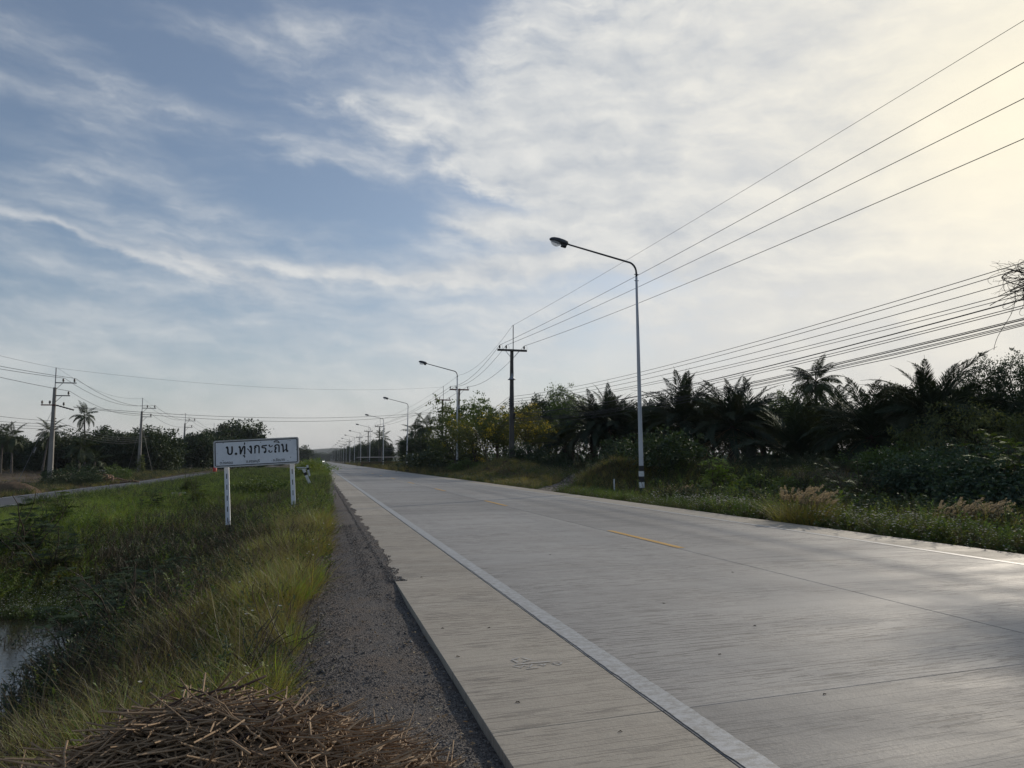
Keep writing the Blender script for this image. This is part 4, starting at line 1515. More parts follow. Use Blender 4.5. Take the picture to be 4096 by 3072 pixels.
LOW = [(6.95, 1050, .018, 'topmost cable of the lower bundle'), (6.7, 1072, .018, 'second cable of the lower bundle'), (6.5, 1115, .018, 'third cable of the lower bundle, slightly apart'),
       (6.3, 1160, .018, 'fourth cable of the lower bundle'), (6.2, 1178, .016, 'fifth cable of the lower bundle, crossing the fourth'), (5.4, 1197, .03, 'thick black cable in the middle of the lower bundle'),
       (5.5, 1222, .018, 'thin cable just under the thick black one'), (5.3, 1232, .018, 'second thin cable under the thick black one'), (5.1, 1272, .02, 'upper of the low communication cables'),
       (5.0, 1278, .026, 'dark low communication cable'), (4.9, 1290, .018, 'thin low communication cable'), (4.85, 1296, .018, 'lowest smooth communication cable'), (4.6, 1304, .018, 'lowest wavy cable sagging above the palms')]
for k, (z1, ey, r, lab) in enumerate(LOW):
    A = np.array((P1[0] + (-.26 if k < 5 else .2), P1[1] - .1, z1))
    B = pt(4096, ey, 17.5) + np.array((0, 0, .42 + .05 * (k > 7)))
    B = B + (B - A) * .2
    nx = np.array((P2[0] - .2, P2[1], z1 - .1)); n3 = np.array((*at(1516, 196), z1 - .8))
    wire([span(B, A, 0.75 + .1 * (k > 7), 26), span(A, nx, .7, 8), span(nx, n3, .9, 8)], r * .8, lab, 'cables strung low along the right poles', 'cable', wave=.02 if k == 12 else 0)
# one wire running off to the right behind the palms
wire([span(pt(2060, 1775, 66), pt(4200, 1475, 60), 1.2, 16)], .018, 'single wire passing behind the date palms', 'cables strung low along the right poles', 'cable')
# lines crossing the road from the red-armed pole to the large left pole
L0 = LP[0]
wire([span((P3[0], P3[1], 13.4), L0 + (.05, 0, 12.0), 1.2, 24)], .008, 'thin wire crossing the road, topmost of the crossing wires', 'wires crossing the road')
for k, (zl, zr) in enumerate(((7.75, 9.2), (7.7, 9.05))):
    wire([span((P3[0] - 1.1, P3[1] + .3 * k, zr + .1), L0 + (1.75, -.1 + .3 * k, zl + .2), 1.1 + .35 * k, 24)], .017, ('upper' if k == 0 else 'lower') + ' of the two power lines crossing the road', 'wires crossing the road')
# left pole line
for lab, dx, dz, r in (('mast-top wire of the left pole line', .05, 12.0, .009), ('outer power line on the left poles', 1.8, 10.95, .017), ('inner power line on the left poles', .75, 10.95, .017), ('lower power line on the left poles', 1.3, 9.6, .017)):
    st = {12.0: (-60, 1405), 10.95: (-60, 1450 if dx > 1 else 1462), 9.6: (-60, 1492)}[dz]
    B = pt(st[0], st[1], 62)
    B = B + (B - (L0 + (dx, 0, dz))) * .3
    sp = [span(B, L0 + (dx, 0, dz), .1, 6)]
    for a, b_ in zip(LP[:-1], LP[1:]): sp.append(span(a + (dx, 0, dz), b_ + (dx, 0, dz), 1.1, 12))
    wire(sp, r, lab, 'power lines on the left poles')
for k in range(4):
    z = 5.6 + .28 * k
    B = pt(-60, [1700, 1691, 1680, 1657][k], 66)
    sp = [span(B, L0 + (.3, -.1, z), .1, 5)] + [span(a + (.3, -.1, z), b_ + (.3, -.1, z - .3), .8, 10) for a, b_ in zip(LP[:2], LP[1:3])]
    wire(sp, .014, '%s low wire from the left edge past the large pole' % ['lowest', 'second lowest', 'third lowest', 'highest'][k], 'low wires on the left poles')

# guy strut of the main pole, hidden in the yellow-flowered trees
o = MB().tube([atz(1897, 1718, 66), atz(1956, 1845, 62)], .045, 6).obj('stay_guard', M['hay'])
props(o, 'pale slanting stay pole in front of the yellow-flowered trees', 'pole')


# ------------------------------------------------------------------ vines hanging on the cables
def vines():
    r = np.random.default_rng(21)
    c = pt(4250, 1120, 17.3)
    root = empty('dry_vine_tangle', tuple(c), label='tangle of dry vines hanging on the cables at the right edge', cat='vine')
    mb = MB()
    side = np.array((cos(PSI), -sin(PSI), 0)); upv = np.array((0, 0, 1.0)); fw = np.array((sin(PSI), cos(PSI), 0))
    for i in range(110):   # random rambling stems
        p = side * r.normal(.15, .45) + upv * r.normal(0, .28) + fw * r.normal(0, .3)
        d = unit(r.normal(size=3)); ax = unit(r.normal(size=3)); pts = [p]
        for j in range(int(r.uniform(8, 26))):
            d = unit(d + np.cross(ax, d) * r.uniform(0, .55) + r.normal(0, .22, 3) - .10 * (pts[-1] - side * .2)); pts.append(pts[-1] + d * r.uniform(.05, .10))
        mb.tube(pts, np.linspace(r.uniform(.006, .014), .003, len(pts)), 3, caps=False)
    for i in range(90):
        k = r.uniform(1.0, 4.0)
        ph = r.uniform(0, 6.28, 3)
        rad = r.uniform(.25, 1.0)
        t = np.linspace(0, k, int(10 + k * 5))
        f1, f2 = r.uniform(.8, 1.8, 2)
        cx, cz = r.normal(0, .35), r.normal(-.05, .12)
        u = cx + rad * 1.0 * np.cos(f1 * t + ph[0]); v = cz + rad * .52 * np.sin(f2 * t + ph[1]); w = .45 * np.sin(t + ph[2])
        P = side * u[:, None] + upv * v[:, None] + fw * w[:, None]
        mb.tube(P, r.uniform(.005, .014), 3, caps=False)
    for i in range(16):   # loose ends reaching left
        n = 12
        a = r.uniform(-.9, .9)
        P = side * (-.9) + upv * r.uniform(-.4, .4)
        d = -side * cos(a) + upv * sin(a) * .5
        cur = r.uniform(-.3, .3)
        pts = [P]
        for j in range(n):
            d = unit(d + upv * cur * .3 + r.normal(0, .16, 3)); pts.append(pts[-1] + d * r.uniform(.04, .085))
        mb.tube(pts, np.linspace(.007, .003, n + 1), 3, caps=False)
        for q in pts[2::2]:
            e = q + unit(r.normal(size=3)) * .12
            mb.tube([q, (q + e) / 2 + r.normal(0, .01, 3), e], .003, 3, caps=False)
    mb.obj('stems', M['twig_dark'], root)
    p = pt(4062, 1170, 17.3) - c; e = pt(3985, 1400, 17.3) - c
    t = np.linspace(0, 1, 14)[:, None]
    P = p * (1 - t) + e * t + side * (np.sin(t * 5.5) * .08) + upv * 0
    MB().tube(P, .008, 4, caps=False).obj('hanging_strand', M['twig_dark'], root)


vines()

# ------------------------------------------------------------------ trees and palms
PAL = [frond_mesh('frond', 3.3, .85, seed=1, vee=.2), frond_mesh('frond', 3.5, 1.35, seed=2, vee=.12, curl=.5), frond_mesh('frond', 3.4, 1.9, seed=3, curl=.6, vee=0), frond_mesh('frond', 3.1, 1.2, seed=4, curl=-.8, vee=.1)]
DRY = frond_mesh('frond', 2.8, 1.6, n=26, seed=5, mat='dry_frond')
CFR = [frond_mesh('frond', 3.6, 1.1, n=60, ll=.75, seed=6, mat='coco_leaf', vee=-.25, w=.065, fwd=.35), frond_mesh('frond', 3.6, 1.7, n=60, ll=.8, seed=7, mat='coco_leaf', vee=-.5, w=.065, fwd=.3)]


def palm_trunk(h, r0, r1, lean, seed, boots=True, mat='palm_bark'):
    r = np.random.default_rng(seed)
    mb = MB()
    n = max(6, int(h / .12))
    t = np.linspace(0, 1, n)
    P = np.stack([lean[0] * t ** 1.6, lean[1] * t ** 1.6, t * h], 1); P[0, 2] = -.25
    rr_ = (r0 + (r1 - r0) * t) * (1 + .08 * (np.arange(n) % 2)) * (1 + .3 * np.exp(-t * 8))
    mb.tube(P, rr_, 9)
    if boots:
        k = int(h * 26)
        for i in range(k):
            s = (i + .5) / k; a = i * 2.4
            c = np.array([np.interp(s, t, P[:, j]) for j in range(3)])
            R1 = np.interp(s, t, rr_)
            d = np.array((cos(a), sin(a), 0)); sd = np.array((-sin(a), cos(a), 0)); u = np.array((0, 0, 1.0))
            L = r.uniform(.16, .28)
            b0 = c + d * R1 * .9
            e = b0 + d * L * .5 + u * L
            w = .07
            mb.add([b0 - sd * w, b0 + sd * w, e + sd * w * .6, e - sd * w * .6, b0 + d * .05 - u * .03, e + d * .06 - u * .02], [(0, 1, 2, 3), (0, 4, 5, 3), (1, 2, 5, 4), (2, 3, 5), (0, 1, 4)])
    return mb.me('trunk', M[mat], False), P[-1]


def palm(x, y, h, label, seed, nf=34, trunk_h=2.4, fl=1.0, group='date palms on the right', droopy=.35, spread=1.0, kind='date_palm', z=None, lean=(0, 0)):
    r = np.random.default_rng(seed)
    z = G(x, y) if z is None else z
    o = empty(kind, (x, y, z), (0, 0, r.uniform(0, 6.28)), label, 'palm tree', group)
    if kind == 'coconut_palm':
        me, top = palm_trunk(trunk_h, .16, .10, lean, seed, False, 'coco_bark')
    else:
        me, top = palm_trunk(trunk_h, .27, .24, lean, seed)
    link('trunk', me, o)
    vs_ = CFR if kind == 'coconut_palm' else PAL
    for i in range(nf):
        s = (i + .5) / nf           # 0 = upright centre, 1 = hanging skirt
        el = radians(86 - 100 * s ** .8 * spread + r.normal(0, 9))
        azm = i * 2.39996 + r.normal(0, .2)
        if kind == 'coconut_palm': me = vs_[int(s > .45)]
        elif s > .93: me = DRY
        else: me = vs_[min(2, int(s * 2.3 + r.uniform(0, .6)))] if r.random() > .2 else vs_[3]
        k = fl * r.uniform(.85, 1.12)
        link('frond', me, o, loc=tuple(top + np.array((0, 0, -.25 * s + .1))), rot=(r.normal(0, .35), -el, azm), scale=k)
    return o


def PX(px, D): return at(px, D)


PALMS = [  # px, D, trunk_h, frond scale, n, label
    (2262, 66, 1.6, .80, 26, 'short date palm at the left end of the palm grove'),
    (2375, 63, 2.6, 1.05, 30, 'date palm with scaly trunk, left of a leaning pair'),
    (2435, 62, 2.9, 1.05, 32, 'date palm with scaly trunk, right of a leaning pair'),
    (2490, 64, 2.8, 1.0, 30, 'date palm just left of the nearest street lamp'),
    (2605, 60, 2.2, 1.0, 28, 'date palm just right of the nearest street lamp'),
    (2740, 56, 2.9, 1.15, 36, 'tall date palm with upright fronds behind the water jar'),
    (2800, 58, 2.2, .95, 26, 'date palm close behind the tall one above the water jar'),
    (2935, 52, 2.6, 1.1, 36, 'bushy date palm with twin stems right of the water jar'),
    (3005, 53, 2.3, 1.05, 30, 'date palm filling the gap left of the coconut palm'),
    (3200, 45, .6, 1.25, 38, 'squat trunkless date palm with grey fronds sweeping the ground'),
    (3335, 52, 2.2, 1.0, 26, 'date palm behind the squat one, below the coconut palm'),
    (3490, 41, 1.6, 1.05, 34, 'date palm with wide arching fronds against the bright sky gap'),
    (3745, 40, 2.4, 1.1, 38, 'tallest date palm at the right, fronds fanning above the trees'),
    (3900, 46, 1.9, 1.0, 28, 'date palm half hidden by the big tree at the right edge'),
]
for i, (px, D, th, fs, nf, lab) in enumerate(PALMS):
    x, y = at(px, D)
    palm(x, y, 0, lab, 100 + i, int(nf * 1.9), th * 1.3, fs * 1.34, droopy=.4)
x, y = at(3275, 62)
palm(x, y, 0, 'slender coconut palm rising above the date palms', 150, 32, 7.6, .9, 'coconut palms', kind='coconut_palm', spread=1.15, lean=(.2, .2))

# broadleaf kinds
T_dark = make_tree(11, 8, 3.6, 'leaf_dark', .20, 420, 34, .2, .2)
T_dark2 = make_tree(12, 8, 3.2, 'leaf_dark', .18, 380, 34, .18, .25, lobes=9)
T_mid = make_tree(13, 7, 3.0, 'leaf_mid', .17, 340, 32, .15, .22)
T_air = make_tree(14, 8, 2.6, 'leaf_mid', .26, 190, 12, .12, .25, cl_r=.3, droop=.0)
T_gold = make_tree(15, 6, 2.6, 'leaf_gold', .15, 240, 28, .13, .2, extra=('flowers', 'flower_gold', 13, .12))
T_gold2 = make_tree(16, 6, 2.8, 'leaf_gold', .15, 240, 28, .13, .15, extra=('flowers', 'flower_gold', 7, .12))
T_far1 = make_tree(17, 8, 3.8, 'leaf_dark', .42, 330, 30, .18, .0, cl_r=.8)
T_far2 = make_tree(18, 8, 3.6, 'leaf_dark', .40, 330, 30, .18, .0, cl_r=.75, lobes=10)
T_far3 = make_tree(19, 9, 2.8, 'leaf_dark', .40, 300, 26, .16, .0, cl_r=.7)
T_big = make_tree(20, 9, 3.6, 'leaf_dark', .17, 560, 26, .2, .15, cl_r=.4, lobes=11)

RT = [  # kind, px, D, height, wide, label
    (T_air, 1790, 104, 9.6, 1.0, 'open-crowned tree with large leaves by the red-armed pole', 'broadleaf_tree'),
    (T_air, 1880, 92, 8.9, 1.1, 'sparse leggy tree whose twigs reach the cables', 'broadleaf_tree'),
    (T_air, 1945, 84, 8.0, .9, 'thin sparse tree just left of the big concrete pole', 'broadleaf_tree'),
    (T_gold, 1820, 80, 6.4, 1.1, 'yellow-flowered tree behind the second street lamp', 'flowering_tree'),
    (T_gold2, 1905, 75, 6.2, 1.2, 'yellow-flowered tree behind the slanting stay pole', 'flowering_tree'),
    (T_gold, 1990, 73, 6.2, 1.1, 'yellow-flowered tree left of the big concrete pole', 'flowering_tree'),
    (T_gold, 2110, 70, 6.0, 1.1, 'bright yellow-flowered tree right of the big concrete pole', 'flowering_tree'),
    (T_gold2, 2190, 68, 4.6, 1.0, 'low yellowish tree beside the shortest date palm', 'flowering_tree'),
    (T_mid, 2020, 90, 7.6, 1.0, 'green tree behind the big concrete pole', 'broadleaf_tree'),
    (T_dark, 2165, 88, 9.2, 1.0, 'round dark tree above the yellow-flowered ones', 'broadleaf_tree'),
    (T_mid, 2290, 84, 9.2, .85, 'green tree rising behind the shortest date palm', 'broadleaf_tree'),
    (T_dark2, 2225, 95, 8.0, 1.1, 'dark tree between the round tree and the palm grove', 'broadleaf_tree'),
    (T_dark, 1700, 112, 5.2, 1.3, 'low dark thicket tree right of the diamond sign', 'broadleaf_tree'),
    (T_dark2, 1750, 100, 4.6, 1.3, 'dark shrubby tree below the palms by the third lamp', 'broadleaf_tree'),
    (T_dark, 1640, 135, 6.0, 1.2, 'dark tree behind the third street lamp', 'broadleaf_tree'),
    (T_dark2, 2420, 76, 7.2, 1.3, 'dark tree filling the gap behind the leaning palm pair', 'broadleaf_tree'),
    (T_dark, 2600, 74, 7.2, 1.3, 'dark tree behind the palms at the nearest street lamp', 'broadleaf_tree'),
    (T_dark2, 2850, 68, 7.0, 1.3, 'dark tree behind the palms above the water jar', 'broadleaf_tree'),
    (T_dark, 3060, 64, 6.6, 1.3, 'dark tree behind the bushy date palm', 'broadleaf_tree'),
    (T_mid, 3180, 60, 6.6, .9, 'tree with fine foliage left below the coconut palm', 'broadleaf_tree'),
    (T_dark, 3290, 64, 6.6, 1.1, 'dark tree at the foot of the coconut palm', 'broadleaf_tree'),
    (T_dark2, 3600, 54, 6.6, 1.2, 'dark tree between the two right-hand date palms', 'broadleaf_tree'),
    (T_dark, 3690, 52, 6.2, 1.1, 'dark tree behind the tallest date palm', 'broadleaf_tree'),
    (T_big, 3960, 42, 6.9, .85, 'tall leafy tree at the right edge with open twigs', 'broadleaf_tree'),
    (T_big, 4090, 41, 7.0, .9, 'large dark tree cut by the right edge', 'broadleaf_tree'),
    (T_big, 4190, 38, 6.4, .9, 'outermost dark tree at the right edge of the picture', 'broadleaf_tree'),
    (T_dark2, 3860, 44, 5.6, 1.1, 'dark tree under the tall leafy one at the right', 'broadleaf_tree'),
    (T_dark, 3480, 90, 5.0, 1.3, 'far bluish tree seen through the gap between the palms', 'broadleaf_tree'),
]
for kd, px, D, h, wd, lab, nm in RT:
    x, y = at(px, D)
    kd.place(nm, x, y, h, lab, 'tree', 'trees on the right side of the road' if nm == 'broadleaf_tree' else 'yellow-flowered trees on the right', wide=wd)
# palms by the third lamp and further along
for i, (px, D, th, fs, lab) in enumerate(((1660, 128, 6.2, 1.1, 'dark palm left in the clump behind the third street lamp'), (1705, 124, 6.8, 1.1, 'tallest palm in the clump behind the third street lamp'), (1685, 132, 5.6, 1.0, 'palm in the middle of the clump behind the third street lamp'), (1622, 150, 4.4, .9, 'low palm just left of the third street lamp'), (1525, 190, 7.0, 1.1, 'single palm behind the fourth street lamp'))):
    x, y = at(px, D)
    palm(x, y, 0, lab, 170 + i, 18, th, fs, 'palms along the far right roadside', kind='coconut_palm', spread=1.1)
far_r = [(1600, 165, 5.5), (1560, 185, 5), (1500, 215, 6), (1478, 240, 7.5), (1455, 250, 8), (1440, 280, 7), (1425, 300, 9), (1410, 330, 8), (1398, 355, 9), (1388, 390, 8), (1378, 420, 9), (1368, 460, 10), (1360, 500, 9), (1350, 560, 10), (1340, 620, 10), (1332, 700, 11), (1325, 800, 12), (1318, 900, 12)]
for i, (px, D, h) in enumerate(far_r):
    x, y = at(px, D)
    (T_far1, T_far2, T_far3)[i % 3].place('roadside_tree', x + 4, y, h, '%s of the dark trees receding along the right roadside' % ['nearest', 'second', 'third', 'fourth', 'fifth', 'sixth', 'seventh', 'eighth', 'ninth', 'tenth', 'eleventh', 'twelfth', 'thirteenth', 'fourteenth', 'fifteenth', 'sixteenth', 'seventeenth', 'farthest'][i], 'tree', 'dark trees receding along the right roadside', z=0)

# left tree line: (kind, px, D, h)
LT = [(T_far1, -40, 120, 8, 'dark tree at the left edge'), (T_far2, 60, 128, 6.3, 'round tree between the two leftmost palms'), (T_far1, 110, 122, 6.2, 'dark tree left of the large concrete pole'), (T_far3, 160, 118, 5.6, 'dark tree just left of the large pole foot'),
      (T_far2, 245, 122, 6.6, 'dark tree right of the large concrete pole'), (T_far1, 300, 126, 7.4, 'dark tree below the tall coconut palm'), (T_far2, 345, 120, 6.4, 'dark tree right below the tall coconut palm'), (T_far3, 395, 130, 8.3, 'taller feathery tree right of the coconut palm'),
      (T_far1, 450, 128, 7.4, 'broad tree left of the creeper-covered pole'), (T_far2, 505, 122, 7.0, 'dark tree just left of the creeper-covered pole'), (T_far1, 565, 130, 8.2, 'tall tree behind the creeper-covered pole'), (T_far2, 620, 120, 7.4, 'rounded tree right of the creeper-covered pole'),
      (T_far1, 655, 124, 7.4, 'big rounded tree between the second and third poles'), (T_far3, 735, 150, 7.2, 'spiky dark tree behind the bare third pole'), (T_far2, 775, 146, 7.8, 'dark tree right of the bare third pole'), (T_far3, 815, 150, 8.4, 'spiky tree just left of the village sign'),
      (T_far1, 860, 155, 8.6, 'dark tree behind the left end of the village sign'), (T_far3, 900, 160, 10.0, 'tall spiky tree above the village sign'), (T_far2, 950, 165, 10.6, 'tall round tree above the middle of the sign'), (T_far1, 995, 165, 11.2, 'tallest rounded tree above the sign'), (T_far2, 1050, 190, 4.2, 'tree behind the right half of the sign'), (T_far1, 1120, 260, 5, 'distant tree behind the right end of the sign')]
for kd, px, D, h, lab in LT:
    x, y = at(px, D)
    kd.place('field_tree', x, y, h - .1, lab, 'tree', 'trees behind the left field', z=-1.1, wide=1.15)
for i, (px, D, th, fs, nf, lab, ln) in enumerate(((340, 118, 9.6, .9, 18, 'tall coconut palm standing above the left trees', (.5, 0)), (172, 110, 6.6, .95, 18, 'coconut palm leaning behind the large concrete pole', (.8, 0)),
                                              (48, 105, 5.6, .95, 18, 'coconut palm with pale trunk near the left edge', (.2, 0)), (5, 108, 5.8, 1.0, 18, 'coconut palm at the very left edge', (0, 0)),
                                              (318, 104, 4.2, 1.05, 20, 'low wide coconut palm below the tall one', (.2, 0)), (375, 102, 2.2, .85, 16, 'small coconut palm beside the shed', (.2, 0)))):
    x, y = at(px, D)
    palm(x, y, 0, lab, 190 + i, nf, th, fs, 'coconut palms behind the left field', kind='coconut_palm', spread=1.15, z=-1.0, lean=ln)
# distant trees where the road vanishes
for i, (px, D, h, lab) in enumerate(((1203, 420, 10.5, 'hazy tree standing apart right of the sign'), (1222, 700, 10, 'hazy low tree left of the road end'), (1246, 850, 12, 'hazy rounded tree left of the road end'), (1262, 1000, 10, 'hazy tree near the road end'), (1278, 1100, 14, 'hazy rounded tree over the road end'), (1296, 1100, 10, 'hazy tree right above the oncoming cars'), (1312, 1150, 14, 'hazy tree closing the row of lamps'))):
    x, y = at(px, D)
    (T_far1, T_far2)[i % 2].place('distant_tree', x, y, h, lab, 'tree', 'hazy trees at the end of the road', wide=1.6, z=-1)

# a far wood behind everything, reads as one mass
r = np.random.default_rng(55)
cx_, C_ = [], []
n = 900
a = r.uniform(radians(-32), radians(55), n); d_ = r.uniform(260, 700, n)
X_ = np.sin(a) * d_; Y_ = np.cos(a) * d_
k_ = (np.abs(X_ - 5) > 40)
X_, Y_ = X_[k_], Y_[k_]
cc = np.stack([X_, Y_, r.uniform(0, 4.5, len(X_))], 1)
per = 60
Cc = np.repeat(cc, per, 0) + r.normal(size=(len(cc) * per, 3)) * np.array([5, 5, 2.2])
Cc[:, 2] = np.abs(Cc[:, 2] + 1) - 1.5
T_ = rand_dirs(r, len(Cc)); W_ = unit(np.cross(T_, rand_dirs(r, len(Cc))))
V, Fq = leaf_quads(Cc, T_, W_, 1.5, 1.0)
props(link('far_wood', mesh('far_wood', V, Fq, M['leaf_dark'])), kind='stuff')

# ------------------------------------------------------------------ bushes on the right verge
B_leafy = [Kind([('foliage', crown_mesh('foliage', 30 + i, [(0, 0, .45, .8, .8, .5), (.5, .3, .35, .5, .5, .4), (-.5, -.2, .4, .5, .6, .4)], 150, 30, .075, .16, M[m])[0]), ('stem', MB().tube([(0, 0, -.1), (.05, 0, .3), (.1, .05, .6)], .03, 5).me('stem', M['bark']))], 1.0) for i, m in enumerate(('leaf_mid', 'leaf_dark', 'leaf_bright'))]
B_broad = Kind([('foliage', crown_mesh('foliage', 40, [(0, 0, .5, 1, 1, .5), (.7, .2, .4, .6, .6, .45), (-.7, -.1, .45, .6, .7, .4)], 330, 22, .075, .16, M['leaf_blue'], .5, aspect=.55)[0]), ('stem', MB().tube([(0, 0, -.1), (.05, 0, .4)], .03, 5).me('stem', M['bark']))], 1.0)
fb = [Kind([('foliage', feather_bush('foliage', 50 + i, 12, 1.6, m, sp)), ], 1.6) for i, (m, sp) in enumerate((('leaf_mid', .7), ('leaf_bright', .55), ('leaf_dark', .9)))]
RB = [  # kind, px, D, h, wide, label
    (fb[1], 2870, 33, 2.6, .9, 'light green feathery shrub right of the water jar', 0),
    (B_leafy[0], 2790, 31, 1.3, 1.3, 'leafy bush in front of the water jar', 1),
    (B_leafy[0], 2900, 29, 1.5, 1.4, 'creeper-covered bush below the feathery shrub', 1),
    (B_leafy[1], 2640, 38, 1.9, 1.4, 'dark bush just right of the nearest lamp foot', 1),
    (B_leafy[1], 2560, 45, 2.4, 1.3, 'dark bush behind the nearest street lamp', 1),
    (B_leafy[0], 2990, 27, 1.3, 1.4, 'bush at the edge of the ditch left of the dirt bank', 1),
    (fb[1], 3170, 24, 1.8, .8, 'young bright feathery shrub in front of the dirt bank', 0),
    (fb[2], 3300, 25, 1.9, 1.1, 'dark feathery shrub right of the young bright one', 0),
    (fb[2], 3400, 28, 2.2, 1.0, 'rounded feathery shrub against the dirt bank', 0),
    (B_leafy[1], 3130, 22, 1.2, 1.4, 'dark bush behind the left clump of plumed grass', 1),
    (B_leafy[1], 3330, 20, 1.2, 1.5, 'dark bush right of the left plumed grass', 1),
    (B_leafy[1], 3480, 20, 1.3, 1.5, 'dark bush in the ditch between the plumed grasses', 1),
    (B_leafy[1], 3620, 18, 1.2, 1.5, 'dark bush just left of the right plumed grass', 1),
    (B_broad, 3780, 27, 1.5, 1.3, 'dull green broad-leaved bush left in the dark hedge', 1),
    (B_broad, 3890, 25, 1.6, 1.3, 'dull green broad-leaved bush in the middle of the hedge', 1),
    (B_broad, 4010, 23, 1.5, 1.3, 'dull green broad-leaved bush right in the dark hedge', 1),
    (B_broad, 3860, 31, 1.6, 1.3, 'broad-leaved bush at the back of the hedge', 1),
    (fb[0], 4040, 24, 2.4, 1.1, 'yellow-green feathery shrub at the right edge', 0),
    (fb[0], 3930, 30, 2.4, 1.1, 'feathery shrub behind the hedge near the right edge', 0),
    (B_leafy[1], 3800, 17, 1.2, 1.5, 'dark bush behind the right plumed grass', 1),
    (B_leafy[1], 3950, 16, 1.2, 1.5, 'dark bush low at the right edge', 1),
    (B_leafy[1], 4100, 15.5, 1.3, 1.5, 'dark bush cut by the right edge', 1),
    (B_leafy[0], 3050, 33, 1.2, 1.3, 'bush on the bank under the bushy date palm', 1),
    (B_leafy[0], 3560, 36, 1.7, 1.3, 'bush at the foot of the wide-fronded date palm', 1),
    (B_leafy[0], 3650, 38, 2.0, 1.3, 'yellowish bush under the tallest date palm', 1),
    (B_leafy[1], 2110, 64, 1.7, 1.2, 'black-green thicket right of the big concrete pole', 1),
    (B_leafy[1], 2190, 62, 1.5, 1.5, 'low dark thicket left of the shortest date palm', 1),
    (B_leafy[0], 1880, 70, 1.3, 1.6, 'tall weeds bush left of the grassy mound', 1),
    (B_leafy[1], 1740, 92, 3.0, 1.6, 'dark bush right of the diamond sign', 1),
    (B_leafy[1], 1800, 84, 2.8, 1.6, 'dark bush at the foot of the second street lamp', 1),
]
# mature fern-like mound shrub
for kd, px, D, h, wd, lab, t_ in RB:
    x, y = at(px, D)
    kd.place('bush' if t_ else 'feathery_shrub', x, y, h, lab, 'bush', 'bushes along the right verge', wide=wd)
dome = Kind([('foliage', crown_mesh('foliage', 61, [(0, 0, 1.2, 2.0, 1.6, 1.0), (.9, 0, .8, 1.6, 1.3, .8)], 330, 34, .10, .25, M['leaf_gold'], 1.2, .8, .3)[0]), ('stem', MB().tube([(0, 0, -.1), (.1, 0, 1)], .05, 5).me('stem', M['bark']))], 2.2)
x, y = at(3900, 36)
dome.place('drooping_shrub', x, y, 3.6, 'olive dome-shaped drooping shrub right of the tallest date palm', 'bush', rot=0)

# left side individual shrubs
LB = [(fb[2], 210, 15.5, 1.1, 1.5, 'dark feathery shrub on the far bank by the water'), (fb[2], 90, 16.5, 1.5, 1.3, 'large dark feathery shrub at the left edge'), (fb[0], 240, 22, 1.5, 1.2, 'feathery shrub sticking up in front of the side road'),
      (fb[2], 500, 11.0, 1.05, 1.5, 'dark brush overhanging the water'), (fb[2], 420, 9.8, .95, 1.5, 'black-green brush at the water edge'), (fb[2], 590, 13.5, 1.0, 1.6, 'dark brush on the ditch bank left of the sign'), (fb[2], 330, 9.0, .7, 1.5, 'lowest dark brush leaning over the water'),
      (fb[2], 640, 30, 1.2, 1.2, 'dark small shrub near the rubble by the side road'), (fb[0], 790, 34, 1.5, 1.0, 'feathery shrub left of the sign post top'), (fb[0], 760, 44, 1.7, 1.2, 'shrub close to the side road left of the sign'),
      (B_leafy[2], 1230, 75, 1.7, 1.3, 'bright green bush on the verge near the leaning guide posts'), (B_leafy[2], 1255, 85, 1.7, 1.4, 'bright bush farther along the left verge'), (B_leafy[0], 1010, 48, 1.3, 1.4, 'bush behind the village sign'), (B_leafy[0], 1100, 50, 1.3, 1.3, 'bush seen under the village sign'),
      (B_leafy[1], 300, 70, 1.8, 1.5, 'dark bush between the large pole and the log pile'), (B_leafy[1], 260, 66, 1.1, 1.6, 'low dark bush beside the side road near the large pole'), (B_leafy[0], 475, 82, 1.7, 1.0, 'small round bush right of the log pile'), (B_leafy[1], 345, 68, 1.2, 1.3, 'dark bush left of the log pile')]
for kd, px, D, h, wd, lab in LB:
    x, y = at(px, D)
    kd.place('bush' if kd in B_leafy else 'feathery_shrub', x, y, h, lab, 'bush', 'bushes left of the road', wide=wd, z=(WATER - .05 if D < 10 else None))

# creeper on the second left pole
me, _ = crown_mesh('creeper', 71, [(.25, 0, 1.6, .5, .4, 1.6), (.1, 0, .8, .5, .5, .9), (.3, 0, 2.6, .25, .25, .9)], 130, 26, .16, .18, M['leaf_mid'], .9)
props(link('creeper', me, None, loc=(LP[1][0], LP[1][1], -1.0)), 'green creeper climbing the second left pole', 'climbing plant')
me, _ = crown_mesh('creeper', 72, [(-.4, 0, .9, .25, .3, 1.0)], 50, 26, .14, .15, M['leaf_dark'], .9)
props(link('creeper', me, None, loc=(LP[0][0], LP[0][1], -1.0)), 'dark creeper at the foot of the large left pole', 'climbing plant')


